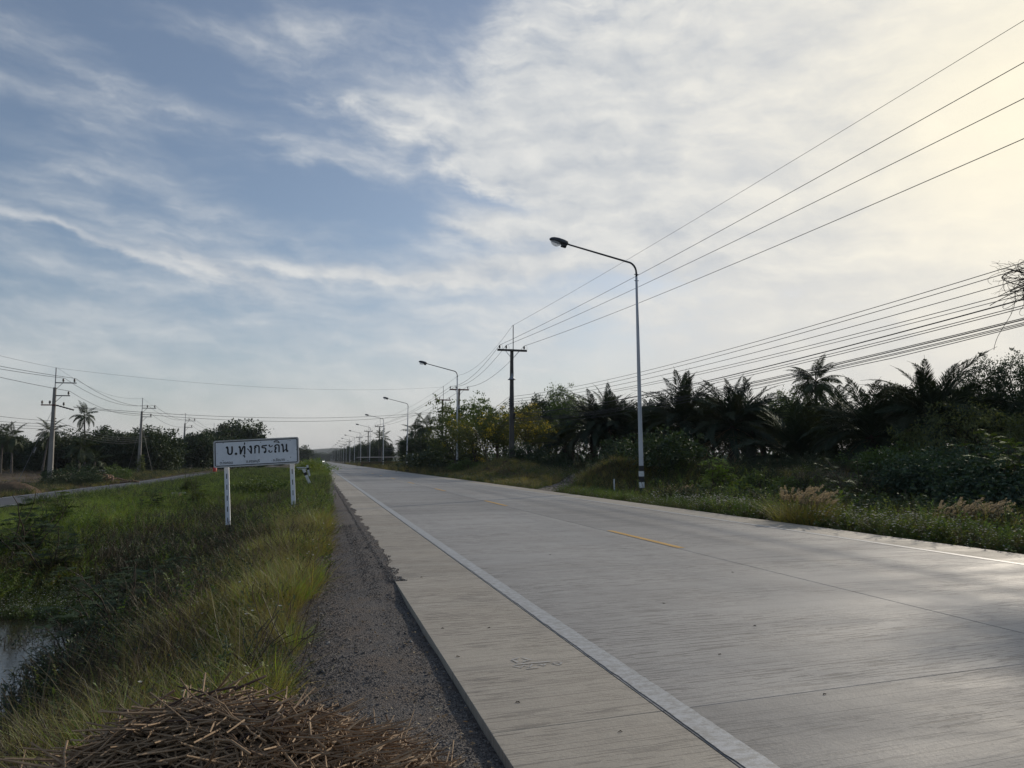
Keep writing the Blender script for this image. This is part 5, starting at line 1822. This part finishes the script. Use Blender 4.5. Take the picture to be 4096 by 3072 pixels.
# ------------------------------------------------------------------ plumed grass clumps
def plumed(name, seed, n, h, lean):
    r = np.random.default_rng(seed)
    t_ = grass_tuft('blades', seed, 420, h * .75, .35, .012, 'grass_olive', .45, .6, 'grass_dry')
    PROTO.pop()
    mb = MB(); Cs, Ts = [], []
    for i in range(n):
        a = r.uniform(0, 6.28); q = r.uniform(0, .3)
        b = np.array((q * cos(a), q * sin(a), 0)); ln = h * r.uniform(.75, 1.08)
        d = np.array((cos(a), sin(a), 0)) * r.uniform(.05, .5) + np.array(lean)
        s = np.linspace(0, 1, 12)[:, None]
        P = b + np.array((0, 0, 1)) * ln * (s - .18 * s ** 3) + d * ln * s ** 2 * .6
        mb.tube(P[::2], .003, 3, caps=False)
        e = np.linspace(0, 1, 60)
        k0 = np.clip(.80 + .2 * e, 0, 1)
        C = np.stack([np.interp(k0, s[:, 0], P[:, j]) for j in range(3)], 1)
        tan_ = unit(P[-1] - P[-3])
        Cs.append(C); Ts.append(unit(tan_ * 1.2 + r.normal(size=(60, 3)) * .55))
    C = np.concatenate(Cs); T = np.concatenate(Ts)
    V, Fq = leaf_quads(C, T, unit(np.cross(T, rand_dirs(r, len(T)))), .05, .012)
    pl_ = mesh('seed_heads', V, Fq, M['plume'])
    return Kind([('blades', t_.data), ('stalks', mb.me('stalks', M['grass_dry'])), ('seed_heads', pl_)], h)


PG = plumed('plumed_grass', 81, 46, 1.15, (.12, -.1, 0)); PG2 = plumed('plumed_grass', 82, 34, 1.25, (.5, -.3, 0))
for kd, px, D, h, lab in ((PG, 3170, 16.5, 1.05, 'left clump of tall grass with tan plumes'), (PG, 3235, 16.0, .95, 'smaller plumed grass beside the left clump'), (PG2, 3850, 14.6, 1.15, 'right clump of tall grass, plumes bent by wind'), (PG2, 3770, 14.8, 1.05, 'dense plumed grass left of the bent clump'), (PG, 4110, 14.0, 1.0, 'plumed grass at the right edge'), (PG, 2700, 27.5, 1.1, 'dry reddish grass clump right of the lamp foot')):
    x, y = at(px, D)
    kd.place('plumed_grass', x, y, h, lab, 'grass clump', 'plumed grasses on the right verge', rot=0, wide=1.15)

# ------------------------------------------------------------------ scattered ground cover
g_ol = grass_tuft('tuft', 1, 40, .42, .09, .0085, 'grass_olive', .3, .45, 'grass_dry')
g_ol2 = grass_tuft('tuft', 2, 40, .55, .10, .0085, 'grass_olive', .35, .55, 'grass_dry')
g_gr = grass_tuft('tuft', 3, 40, .5, .10, .010, 'grass_green', .3, .5)
g_dr = grass_tuft('tuft', 4, 36, .38, .10, .005, 'grass_dry', .5, .6)
g_rd = grass_tuft('tuft', 5, 36, .35, .12, .006, 'grass_red', .5, .6, 'grass_dry')
g_sh = grass_tuft('tuft', 6, 26, .13, .10, .006, 'grass_olive', .6, .7, 'grass_dry')
g_fw = grass_tuft('tuft', 7, 30, .9, .16, .012, 'grass_green', .35, .7)
w_a = proto(weed('weed', 11, 9, .42, .055, 'leaf_mid', .55, flower='petal', fl_n=3))
w_b = proto(weed('weed', 12, 9, .5, .05, 'leaf_bright', .5, pairs=True))
w_d = proto(weed('weed', 13, 11, .5, .05, 'leaf_dark', .5, lean=.8))
w_c = proto(weed('weed', 14, 12, .16, .045, 'leaf_mid', .7, lean=1.6, flower='petal', fl_n=8))
w_w = proto(weed('weed', 15, 12, .32, .03, 'leaf_mid', .5, lean=.9, flower='petal', fl_n=22))
w_s = proto(weed('weed', 17, 8, .30, .030, 'leaf_bright', .5, lean=.7))
w_t = proto(weed('weed', 16, 10, .6, .028, 'twig_dark', .3, lean=.8))

dens = lambda f: (lambda x, y: f(x, y))
edge = lambda y: -0.22 + 0.42 * sm(4, 16, y) + .14 * pn(y, 1.0, 1.6, 2)
SIGN = lambda x, y: 1 - .97 * np.exp(-(((x + 2.3) / .8) ** 2 + ((y - 20) / 2.4) ** 2) ** 2) - .88 * np.exp(-(((x + 1.72) / .42) ** 2 + ((y - 15) / 3.6) ** 2) ** 2) - .7 * np.exp(-(((x + .6) / .5) ** 2 + ((y - 20) / 2.0) ** 2) ** 2)
HEAP = lambda x, y: 1 - np.exp(-(((x + .45) / 1.15) ** 2 + ((y - 3.15) / .85) ** 2) ** 3)
lowb = lambda x, y: np.where((x < -1.8) & (y < 12.5), .38, 1.0)
# left verge: olive grass, thick, combed over the slope
D1 = lambda x, y: np.where(x < edge(y), 1.0, 0.0) * sm(-2.9, -2.0, x) * HEAP(x, y) * SIGN(x, y)
xy = area(1, 15000, -3.3, .5, 2.0, 22, D1, 1.2)
scatter('verge_grass', [g_ol, g_ol2, g_dr, g_gr, w_s], xy, .72 * lowb(xy[:, 0], xy[:, 1]) * (.75 + .35 * pn(xy[:, 0], xy[:, 1], .9, 3)), seed=1, weights=[5, 4, 1.6, 1.2, 1.0], tilt=.22)
D2 = lambda x, y: SIGN(x, y) * np.where(x < .25 + .45 * sm(25, 60, y) + .2 * pn(y, 2.0, .9, 1), 1.0, 0.0)
scatter('verge_grass', [g_ol, g_dr, g_gr, w_b, w_d, g_rd, w_a], area(2, 11000, -3.5, .8, 17, 60, D2, 1.3), .7, seed=2, weights=[3, 3.2, 1.0, 1.2, 2.2, 1.6, 1.4], tilt=.22)
scatter('verge_grass', [g_ol, g_dr, g_gr, w_b], area(3, 7000, -5, .85, 55, 260, None, 1.5), .85, seed=3, weights=[3, 3, 1.5, 1.5], tilt=.2)
# near-left dry straw around the ditch bank
D3 = lambda x, y: sm(-3.0, -2.1, x) * HEAP(x, y)
xy = area(4, 3800, -3.4, -1.0, 2.0, 10, D3)
scatter('bank_grass', [g_ol2, g_dr, w_t, g_ol, g_rd], xy, np.where(xy[:, 0] < -1.8, .36, .55), seed=4, weights=[2, 2, 3.5, 2, 2], tilt=.3)
g_st = grass_tuft('tuft', 8, 9, 1.0, .06, .005, 'grass_dry', .35, .5)
scatter('seed_stalks', [g_st, w_t, w_a], area(31, 420, -2.6, .15, 3.5, 18, D1), .75, seed=31, weights=[4, .7, 1.2], tilt=.25)
scatter('dark_tufts', [w_d, g_gr, w_s], area(32, 900, -2.8, .2, 3.2, 20, lambda x, y: D1(x, y) * (pn(x, y, 1.5, 7) > .25)), .62, seed=32, weights=[2, 1, 2], tilt=.25)
# dark scrub at the water and behind, on the near bank
D4 = lambda x, y: SIGN(x, y) * sm(6.5, 9.5, y) * np.where((x < -2.9) & (y < 12.5), .0, 1)
scatter('bank_scrub', [w_d, w_t, w_a, g_dr, w_b], area(5, 3800, -4.3, -1.2, 7.5, 22, D4), .72, seed=5, weights=[3.5, 3.0, 1, .8, .5], tilt=.3)
# far bank of the ditch, weeds and bright grass up to the side road
D5 = lambda x, y: np.where(gz(x, y) > WATER - .02, 1.0, 0) * (0.6 + .4 * pn(x, y, .35, 5))
hs_ = lambda x: .3 + .7 * sm(-14, -8.5, x)
xy = area(6, 25000, -14.4, -4.2, 11.5, 45, D5, 1.15)
scatter('far_bank_weeds', [w_a, w_b, w_d, g_gr, w_c, g_ol2, w_t], xy, .95 * hs_(xy[:, 0]) * (.75 + .6 * np.clip(pn(xy[:, 0], xy[:, 1], .8, 2), -.5, 1)), seed=6, weights=[3.5, 2.2, 2.4, 1.3, 1.5, 1.6, .9], tilt=.2)
br = lambda x, y: SIGN(x, y) * np.exp(-((x + 7.6) / 2.6) ** 2 - ((y - 29) / 9) ** 2) + .35 * np.exp(-((x + 5.5) / 2.5) ** 2 - ((y - 48) / 16) ** 2)
scatter('tall_bright_grass', [g_fw, g_gr], area(7, 9000, -12.8, -1.5, 18, 75, br, 1.0), .62, seed=7, weights=[3, 1], tilt=.15)
scatter('far_bank_weeds', [w_a, w_b, g_gr, g_dr, w_d], area(8, 12000, -14.2, -3, 42, 150, None, 1.4), .9, seed=8, weights=[2, 1, 1.5, 2.0, 2.5], tilt=.2)
rb = lambda x, y: SIGN(x, y) * np.exp(-((x + 3.7) / 1.9) ** 2 - ((y - 26) / 12) ** 2)
scatter('reddish_weeds', [w_t, g_rd, w_d], area(9, 9000, -7.5, -1.0, 12, 46, rb), .85, seed=9, weights=[3, 1.6, 1.6], tilt=.25)
# plants floating at the far water edge
D9 = lambda x, y: np.where((gz(x, y) < WATER + .05) & ((x < -6.1 + .4 * pn(y, 0, 1, 1)) | (y > 14.3 + .7 * pn(x, 0, 1.2, 1))), 1, 0)
xyw = area(10, 5000, -8.5, -2.4, 7, 19, D9)
scatter('floating_weeds', [w_c, w_a], xyw, .6, seed=10, z=np.full(len(xyw), WATER), weights=[4, 1])
# beyond the side road
scatter('field_weeds', [g_dr, g_ol, w_d, w_a], area(11, 5200, -27, -18.9, 30, 150, lambda x, y: .35 + .65 * (pn(x, y, .4, 3) > -.1), 1.2), 1.0, seed=11, weights=[3, 2, 2, 1])
scatter('field_stubble', [g_dr, g_sh], area(12, 7000, -75, -26, 60, 190, lambda x, y: (pn(x * .2, y, .5, 4) > 0).astype(float), 1.1), 1.6, seed=12)
# right verge: creeping weeds with white flowers
RV = lambda x, y: sm(10.25 + .15 * pn(y, 0, 1.1, 2), 10.6, x)
xy = area(13, 8000, 10.2, 13.4, 7, 32, RV, 1.1)
scatter('right_verge_weeds', [w_c, w_w, g_sh, w_b, g_dr, w_a], xy, np.where(xy[:, 1] > 19, .6, .95), seed=13, weights=[4, .25, 3, 1.2, 3.2, .6], tilt=.2)
fl = lambda x, y: np.exp(-((x - 11.1) / .6) ** 2 - ((y - 18.3) / 1.6) ** 2) + .7 * np.exp(-((x - 11.3) / .8) ** 2 - ((y - 12) / 1.5) ** 2)
scatter('white_flowers', [w_w], area(14, 700, 10.4, 13, 9, 23, fl), 1.15, seed=14)
scatter('right_ditch_weeds', [w_d, w_a, w_b, g_ol2, w_t], area(15, 11000, 12.2, 22, 8, 38, lambda x, y: np.where((y > 19) & (x / np.maximum(y, 1) < .50), .05, 1) * (.8 - .7 * np.exp(-((x - 22) / 3.5) ** 2 - ((y - 29) / 6) ** 2)), 1.0), 1.45, seed=15, weights=[4, 2, .7, 1, 1])
scatter('mound_grass', [g_sh, g_dr, g_ol, w_c], area(16, 11000, 10.4, 24, 31, 75, lambda x, y: RV(x, y) * np.where(np.abs(y - 32 - (x - 10) * 2.1) < 2.0, .03, 1)), .95, seed=16, weights=[5, 1.4, 2, 2.5])
scatter('red_mound_grass', [g_rd], area(17, 1800, 12, 19, 40, 68, lambda x, y: np.exp(-((x - 13.6) / .7) ** 2 - ((y - 55) / 4) ** 2)), 1.0, seed=17)
scatter('lamp_foot_straw', [g_dr, g_ol], area(18, 700, 13, 17, 31.5, 36, None), .9, seed=18)
scatter('right_verge_grass', [g_ol, g_dr, w_d, g_sh], area(19, 7000, 10.3, 20, 72, 300, None, 1.4), 1.8, seed=19, weights=[2, 2, 1, 2])
# orchard floor
scatter('orchard_floor_weeds', [g_dr, w_d, g_sh, w_a], area(20, 8000, 17, 48, 26, 85, lambda x, y: .5 + .5 * pn(x, y, .5, 2)), 1.6, seed=20, weights=[1.5, 2, 2, 1])

# ------------------------------------------------------------------ gravel, litter, twigs
def stone(seed, m):
    r = np.random.default_rng(seed)
    V = rand_dirs(r, 14) * r.uniform(.75, 1.1, (14, 1)) * np.array((1, .8, .55))
    import bmesh
    bm = bmesh.new()
    for v in V: bm.verts.new(v)
    bmesh.ops.convex_hull(bm, input=bm.verts)
    me = bpy.data.meshes.new('stone'); bm.to_mesh(me); bm.free(); me.materials.append(M[m])
    return proto(me)


st = [stone(1, 'pebble'), stone(2, 'pebble'), stone(3, 'pebble_l'), stone(4, 'pebble')]
xy = area(21, 42000, -.4, .86, 1.9, 16, None, 1.7)
scatter('gravel', st, xy, R0.uniform(.0035, .0085, len(xy)) * (1 + 1.6 * (R0.uniform(0, 1, len(xy)) > .985)), seed=21, tilt=1.0, z=-.052 * (1 - .95 * np.clip((xy[:, 1] - 7.4) / 1.3, 0, 1) * np.clip((xy[:, 0] - .3) / .3, 0, 1)) + .012 * pn(xy[:, 0], xy[:, 1], 2.6, 1), weights=[5, 4, 1.2, 3])
xy = area(22, 5000, 9.93, 10.7, 8, 40, None, 1.2)
scatter('gravel', st, xy, .018, seed=22, tilt=1.0)
xy = area(23, 9000, .80, 1.10, 8.4, 40, lambda x, y: (x < XL + .08 + .10 * pn(y, 0.0, 1.9, 3) + .05 * pn(y, 3.0, 7.1, 1)).astype(float), 1.5)
scatter('gravel', st, xy, .008, seed=23, tilt=1.0, z=np.full(len(xy), .006))


def dl(seed):
    r = np.random.default_rng(seed)
    P = np.array([(-.5, 0, 0), (-.2, .28, .05), (.25, .22, .08), (.6, 0, 0), (.2, -.25, .1), (-.25, -.22, .02)]) + r.normal(0, .04, (6, 3))
    return proto(mesh('dead_leaf', np.concatenate([P, [(0, 0, -.03)]]), [(0, 1, 6), (1, 2, 6), (2, 3, 6), (3, 4, 6), (4, 5, 6), (5, 0, 6)], M['dead_leaf']))


dls = [dl(1), dl(2)]
xy = area(24, 1500, -.3, .85, 2, 22, None, 1.5)
scatter('leaf_litter', dls, xy, .022, seed=24, tilt=.3, z=np.full(len(xy), -.035))
# straw lying on the gravel near the grass
sw = proto(MB().tube([(-.5, 0, 0), (0, .04, .03), (.5, 0, .0)], .012, 3, caps=False).me('straw', M['grass_dry']))
xy = area(25, 5200, -.3, .75, 2.2, 20, lambda x, y: np.clip(1.1 - (x - edge(y)) * 2.2, 0.08, 1) * (.35 + .65 * (pn(x, y, 2.3, 2) > .1)), 1.5)
scatter('straw', [sw], xy, .07, seed=25, tilt=.15, z=np.full(len(xy), -.03))
# small dark specks of debris on the carriageway
rs = np.random.default_rng(33)
mb = MB()
for px, py in ((1685, 2310), (1955, 2513), (1831, 2628), (2656, 2415), (3018, 2505), (1565, 2245), (2070, 2812), (2880, 2620), (1770, 2515), (2480, 2930), (3300, 2780), (2200, 2220), (2930, 2290)):
    d = ray(px, py); k = CAMH / -d[2]; x, y = d[0] * k, d[1] * k
    for j in range(2): mb.tube([(x - .012, y, .003), (x + rs.uniform(-.01, .01), y + .006, .006), (x + .014, y + rs.uniform(-.01, .01), .003)], [.001, .003, .001], 4)
props(mb.obj('road_debris', M['twig_dark']), kind='stuff')


# ------------------------------------------------------------------ heap of dried stalks, bottom left
def stick_pile():
    r = np.random.default_rng(91)
    cx0, cy0 = -0.54, 3.12
    root = empty('stick_heap', (cx0, cy0, -.12), label='heap of dry brown stalks and twigs at the bottom left', cat='stick heap')

    def hz(x, y):   # heap surface, with a hollow, in root space
        h = .47 * np.exp(-((x + .02) / .56) ** 2 - ((y + .15) / .55) ** 2) + .22 * np.exp(-((x - .45) / .5) ** 2 - ((y - .15) / .42) ** 2) + .12 * np.exp(-((x - .85) / .35) ** 2 - ((y - .0) / .6) ** 2)
        h = h - .22 * np.exp(-((x - .0) / .19) ** 2 - ((y + .22) / .15) ** 2)
        return h
    vr = []
    for v in range(14):
        m = ('stick_a', 'stick_b', 'stick_a', 'stick_b', 'stick_c')[v % 5]
        n = 7
        s = np.linspace(-.5, .5, n)
        P = np.stack([s, np.cumsum(r.normal(0, .07, n)), np.cumsum(r.normal(0, .022, n))], 1); P[:, 1:] -= P[n // 2, 1:]
        rad = np.linspace(.0135, .007, n) * r.uniform(.8, 1.2, n)
        mb = MB().tube(P, rad, 5)
        if v % 2: mb.tube([P[4], P[4] + (.05, .06, .02), P[4] + (.13, .09, .03)], [.012, .009, .006], 4)
        vr.append(mb.me('stick', M[m], True))
    k = 0
    while k < 300:
        x, y = r.normal(.25, .62), r.normal(-.05, .48)
        if (x / 1.15) ** 2 + (y / .95) ** 2 > 1: continue
        h = float(hz(x, y))
        if h < .02 and r.random() < .6: continue
        L = r.uniform(.22, .6) * (.7 if x > .6 else 1)
        # stalks follow rings round the hollow, with disorder
        a = atan2(y + .30, x - 0.0) + pi / 2 + r.normal(0, .55) if x < .55 else r.uniform(0, 6.28)
        e = .06
        gx = float(hz(x + e * cos(a), y + e * sin(a)) - hz(x - e * cos(a), y - e * sin(a))) / (2 * e)
        link('stick', vr[r.integers(14)], root, loc=(x, y, h + r.uniform(-.01, .045)), rot=(r.uniform(0, 6.28), -math.atan(gx) + r.normal(0, .10), a), scale=(L, L * .45 + .10 + r.uniform(-.06, .06), L * .45 + .12))
        k += 1
    mb = MB()
    for i in range(8500):
        x, y = r.normal(.2, .66), r.normal(-.03, .5)
        if (x / 1.25) ** 2 + (y / 1.0) ** 2 > 1: continue
        h = float(hz(x, y)) - .02 + r.uniform(-.03, .03)
        a = r.uniform(0, 6.28); L = r.uniform(.03, .16) * r.choice((1, 1, 1.6)); b2 = r.normal(0, .25)
        d = np.array((cos(a), sin(a), r.normal(0, .2))); q = np.array((-sin(a), cos(a), 0)) * b2 * L * .3
        p = np.array((x, y, max(h, .03)))
        mb.tube([p - d * L, p + q, p + d * L], [.0035, .005, .0025], 4, caps=False)
    o = mb.obj('small_twigs', M['stick_b'], root); o['kind'] = 'stuff'
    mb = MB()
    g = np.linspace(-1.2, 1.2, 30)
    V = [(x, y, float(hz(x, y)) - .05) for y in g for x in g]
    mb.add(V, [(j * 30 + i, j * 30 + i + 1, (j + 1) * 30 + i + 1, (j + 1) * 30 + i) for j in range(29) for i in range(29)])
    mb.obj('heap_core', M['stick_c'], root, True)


stick_pile()


# ------------------------------------------------------------------ log pile, left
def log_pile():
    x0, y0 = at(415, 74)
    r = np.random.default_rng(95)
    root = empty('log_pile', (x0, y0, -.98), (0, 0, -.25), 'pile of cut branches and logs beside the side road', 'log pile')
    for i in range(46):
        L = r.uniform(.5, 1.9)
        mb = MB(); n = 5
        s = np.linspace(-.5, .5, n)[:, None] * L
        P = np.concatenate([s, np.cumsum(r.normal(0, .04, (n, 2)), 0)], 1)
        mb.tube(P, np.linspace(.11, .06, n) * r.uniform(.7, 1.3), 6)
        x = r.normal(0, 1.7); h = max(0, 1.0 * (1 - abs(x) / 4.2)) * r.uniform(.1, 1)
        mb.obj('log', M['wood'] if r.random() > .3 else M['stick_a'], root, True, loc=(x, r.uniform(-.7, .7), .08 + h * .75), rot=(0, r.normal(0, .35), r.normal(.0, .8)))
    return root


log_pile()


# ------------------------------------------------------------------ smaller things
def diamond_sign():
    x, y = at(1652, 112, 1877)
    o = empty('diamond_sign', (x, y, -.15), (0, 0, -.25), 'diamond-shaped warning sign seen from behind beside the third lamp', 'road sign')
    MB().box(-.06, .06, -.06, .06, -.1, 2.65).obj('post', M['post_paint'], o)
    s = .56
    MB().add([(-s, .08, 2.1), (0, .08, 2.1 - s), (s, .08, 2.1), (0, .08, 2.1 + s), (-s, .1, 2.1), (0, .1, 2.1 - s), (s, .1, 2.1), (0, .1, 2.1 + s)], [(0, 1, 2, 3), (7, 6, 5, 4), (0, 4, 5, 1), (1, 5, 6, 2), (2, 6, 7, 3), (3, 7, 4, 0)]).obj('plate', M['galv'], o)


diamond_sign()
gp = None
for i, (px, py, D, tl, lab) in enumerate(((1231, 1912, 38, -24, 'black and white guide post leaning left in the verge grass'), (1236, 1888, 52, -14, 'second black and white guide post, behind the leaning one'), (1209, 1868, 85, 0, 'far guide post catching the light on the left verge'))):
    if gp is None:
        gp = empty('guide_post')
        MB().box(-.065, .065, -.065, .065, -.3, .50).obj('post', M['white_paint'], gp)
        MB().box(-.068, .068, -.068, .068, .16, .32).obj('black_band', M['black_paint'], gp)
        o = gp
    else: o = copy_tree(gp)
    p = at(px, D)
    o.location = (p[0], p[1], atz(px, py, D)[2]); o.rotation_euler = (0, radians(tl), .2)
    props(o, lab, 'guide post', 'guide posts on the left verge')
# fallen white rail
p = atz(1212, 1872, 60)
mb = MB().box(-.5, .4, -.04, .04, .0, .07).box(-.4, .3, .1, .16, -.12, -.06)
props(mb.obj('fallen_rail', M['white_paint'], loc=p, rot=(0, .03, .2)), 'pieces of white rail lying behind the guide posts', 'rail')


def water_jar():
    x, y = at(2745, 46)
    o = empty('water_jar', (x, y, G(x, y) - .05), label='big brown glazed water jar under the palms', cat='water jar')
    MB().lathe([(.3, 0), (.45, .1), (.6, .35), (.66, .6), (.62, .85), (.5, 1.02), (.46, 1.06)], 20).obj('body', M['jar'], o, True)
    MB().lathe([(.44, 1.04), (.52, 1.05), (.53, 1.1), (.5, 1.13), (.44, 1.12), (.40, 1.0)], 20).obj('rim', M['jar'], o, True)
    x, y = at(2717, 43)
    props(MB().box(-.2, .2, -.2, .2, 0, .42).obj('white_block', M['white_paint'], loc=(x, y, G(x, y))), 'white square block left of the water jar', 'block')


water_jar()
# small concrete marker post and red litter on the right verge
p = atx(2442, 12.6, 1955)
mb = MB().box(-.025, .025, -.025, .025, -.1, .75)
props(mb.obj('marker_post', M['white_paint'], loc=(p[0] + .6, p[1] + 1, G(p[0] + .6, p[1] + 1))), 'thin white marker post in the grass left of the nearest lamp', 'marker post')
for k, (px, py, lab) in enumerate(((3330, 2103, 'crumpled red plastic litter at the right road edge'), (3498, 2123, 'smaller scrap of red litter nearer the camera'))):
    x, y = atx(px, 10.75, py)
    r = np.random.default_rng(k)
    n = 9
    V = []
    for j in range(n):
        for i in range(n): V.append(((i - 4) * .04 * (1.2 - k * .5), (j - 4) * .02, .05 + r.uniform(0, .09) * exp(-((i - 4) ** 2 + (j - 4) ** 2) / 14)))
    props(MB().add(V, [(j * n + i, j * n + i + 1, (j + 1) * n + i + 1, (j + 1) * n + i) for j in range(n - 1) for i in range(n - 1)]).obj('plastic_litter', M['red'], loc=(x, y, G(x, y) + .05)), lab, 'litter', 'red litter on the right verge')
# red barrel by the side road
x, y = at(861, 120)
o = empty('red_drum', (x, y, -1.0), label='slim red drum standing at the far side of the side road', cat='drum')
MB().lathe([(.0, 0), (.28, 0), (.3, .05), (.3, .55), (.31, .57), (.3, .6), (.3, 1.2), (.27, 1.25), (0, 1.26)], 14).obj('body', M['red'], o, True)
MB().lathe([(.22, 1.26), (.22, 1.36), (0, 1.38)], 12).obj('lid', M['red'], o, True)
# straw heap
x, y = at(55, 52)
r = np.random.default_rng(5)
mb = MB(); n = 20
V = []
for j in range(n):
    for i in range(n):
        u, v = (i / (n - 1) - .5) * 2, (j / (n - 1) - .5) * 2
        h = max(0, 1 - u * u) ** .6 * max(0, 1 - v * v) ** .6 * .85
        V.append((u * 1.7, v * 1.2, h + r.normal(0, .04) - .05))
props(mb.add(V, [(j * n + i, j * n + i + 1, (j + 1) * n + i + 1, (j + 1) * n + i) for j in range(n - 1) for i in range(n - 1)]).obj('straw_heap', M['hay'], loc=(x, y, -1.0), smooth=True), 'brown straw heap beside the side road at the left edge', 'heap')
# rubble with concrete pieces between the weeds and the side road
x, y = at(742, 40)
o = empty('concrete_rubble', (x, y, G(x, y)), label='small heap of broken concrete and brick earth by the side road', cat='rubble')
for i in range(12):
    s = r.uniform(.1, .3)
    MB().box(-s, s, -s * .7, s * .7, -s * .3, s * .3).obj('rubble_piece', M['conc_pole'] if i % 2 else M['wood'], o, loc=(r.normal(0, .6), r.normal(0, .4), .1 + r.uniform(0, .3)), rot=tuple(r.uniform(-.5, .5, 3)))


def shed(px, D, w, h, lab, dpt=4):
    x, y = at(px, D)
    o = empty('open_shed', (x, y, -1.05), (0, 0, -.3), lab, 'shed')
    MB().add([(-w / 2 - .4, -dpt / 2 - .4, h), (w / 2 + .4, -dpt / 2 - .4, h + .1), (w / 2 + .4, dpt / 2, h + .25), (-w / 2 - .4, dpt / 2, h + .2), (-w / 2 - .4, -dpt / 2 - .4, h + .06), (w / 2 + .4, -dpt / 2 - .4, h + .16), (w / 2 + .4, dpt / 2, h + .31), (-w / 2 - .4, dpt / 2, h + .26)],
             [(0, 3, 2, 1), (4, 5, 6, 7), (0, 1, 5, 4), (1, 2, 6, 5), (2, 3, 7, 6), (3, 0, 4, 7)]).obj('roof', M['tin'], o)
    for sx in (-1, -.33, .33, 1):
        for sy in (-1, 1): MB().tube([(sx * w / 2, sy * dpt / 2, 0), (sx * w / 2, sy * dpt / 2, h + (.15 if sy > 0 else 0))], .07, 6).obj('post', M['bark'], o)
    MB().box(-w / 2, w / 2, dpt / 2 - .15, dpt / 2 - .05, 0, h * .7).obj('back_wall', M['wood'], o)


shed(432, 100, 3.4, .85, 'low open shed with a pale tin roof under the left trees')
x, y = at(1500, 175)
shed(1513, 172, 9, 3.0, 'tin-roofed shed beside the far lamps on the right')


def vehicle(px, D, lab, dark, van=False):
    x, y = at(px, D)
    o = empty('oncoming_car', (x, y, 0), (0, 0, 0), lab, 'car', 'vehicles at the end of the road')
    hh = 1.9 if van else 1.45
    mb = MB()
    prof = [(-2.1, .35), (-2.15, .75), (-1.2, .95), (-.5, hh), (1.4, hh), (2.0, .95), (2.1, .4)]
    V = [(-.85, p[0], p[1]) for p in prof] + [(.85, p[0], p[1]) for p in prof]
    n = len(prof)
    mb.add(V, [tuple(range(n)), tuple(range(2 * n - 1, n - 1, -1))] + [(i, i + n, (i + 1) % n + n, (i + 1) % n) for i in range(n)])
    mb.obj('body', M['car_dark' if dark else 'car_paint'], o)
    MB().add([(-.75, -1.17, 1.0), (.75, -1.17, 1.0), (.68, -.56, hh - .06), (-.68, -.56, hh - .06)], [(0, 1, 2, 3)]).obj('windscreen', M['glass_lens'], o)
    for sx in (-1, 1):
        MB().tube([(sx * .62, -2.14, .68), (sx * .62, -2.2, .68)], .17, 10).obj('headlight', M['headlight'], o)
        for yy in (-1.35, 1.35): MB().tube([(sx * .72, yy, .33), (sx * .92, yy, .33)], .33, 12).obj('wheel', M['rubber'], o)


vehicle(1295, 640, 'oncoming pale vehicle with headlights on at the end of the road', False, True)
vehicle(1279, 560, 'dark oncoming car in the left lane at the end of the road', True)

# ------------------------------------------------------------------ haze
mh = bpy.data.materials.new('haze'); mh.use_nodes = True
t = mh.node_tree; t.nodes.clear()
oo = t.nodes.new('ShaderNodeOutputMaterial'); pv = t.nodes.new('ShaderNodeVolumePrincipled')
pv.inputs['Color'].default_value = (.80, .86, .95, 1); pv.inputs['Density'].default_value = .00013; pv.inputs['Anisotropy'].default_value = .0
t.links.new(pv.outputs[0], oo.inputs['Volume'])
props(MB().box(-3600, 3600, -700, 4300, -5, 55).obj('haze', mh), kind='stuff')
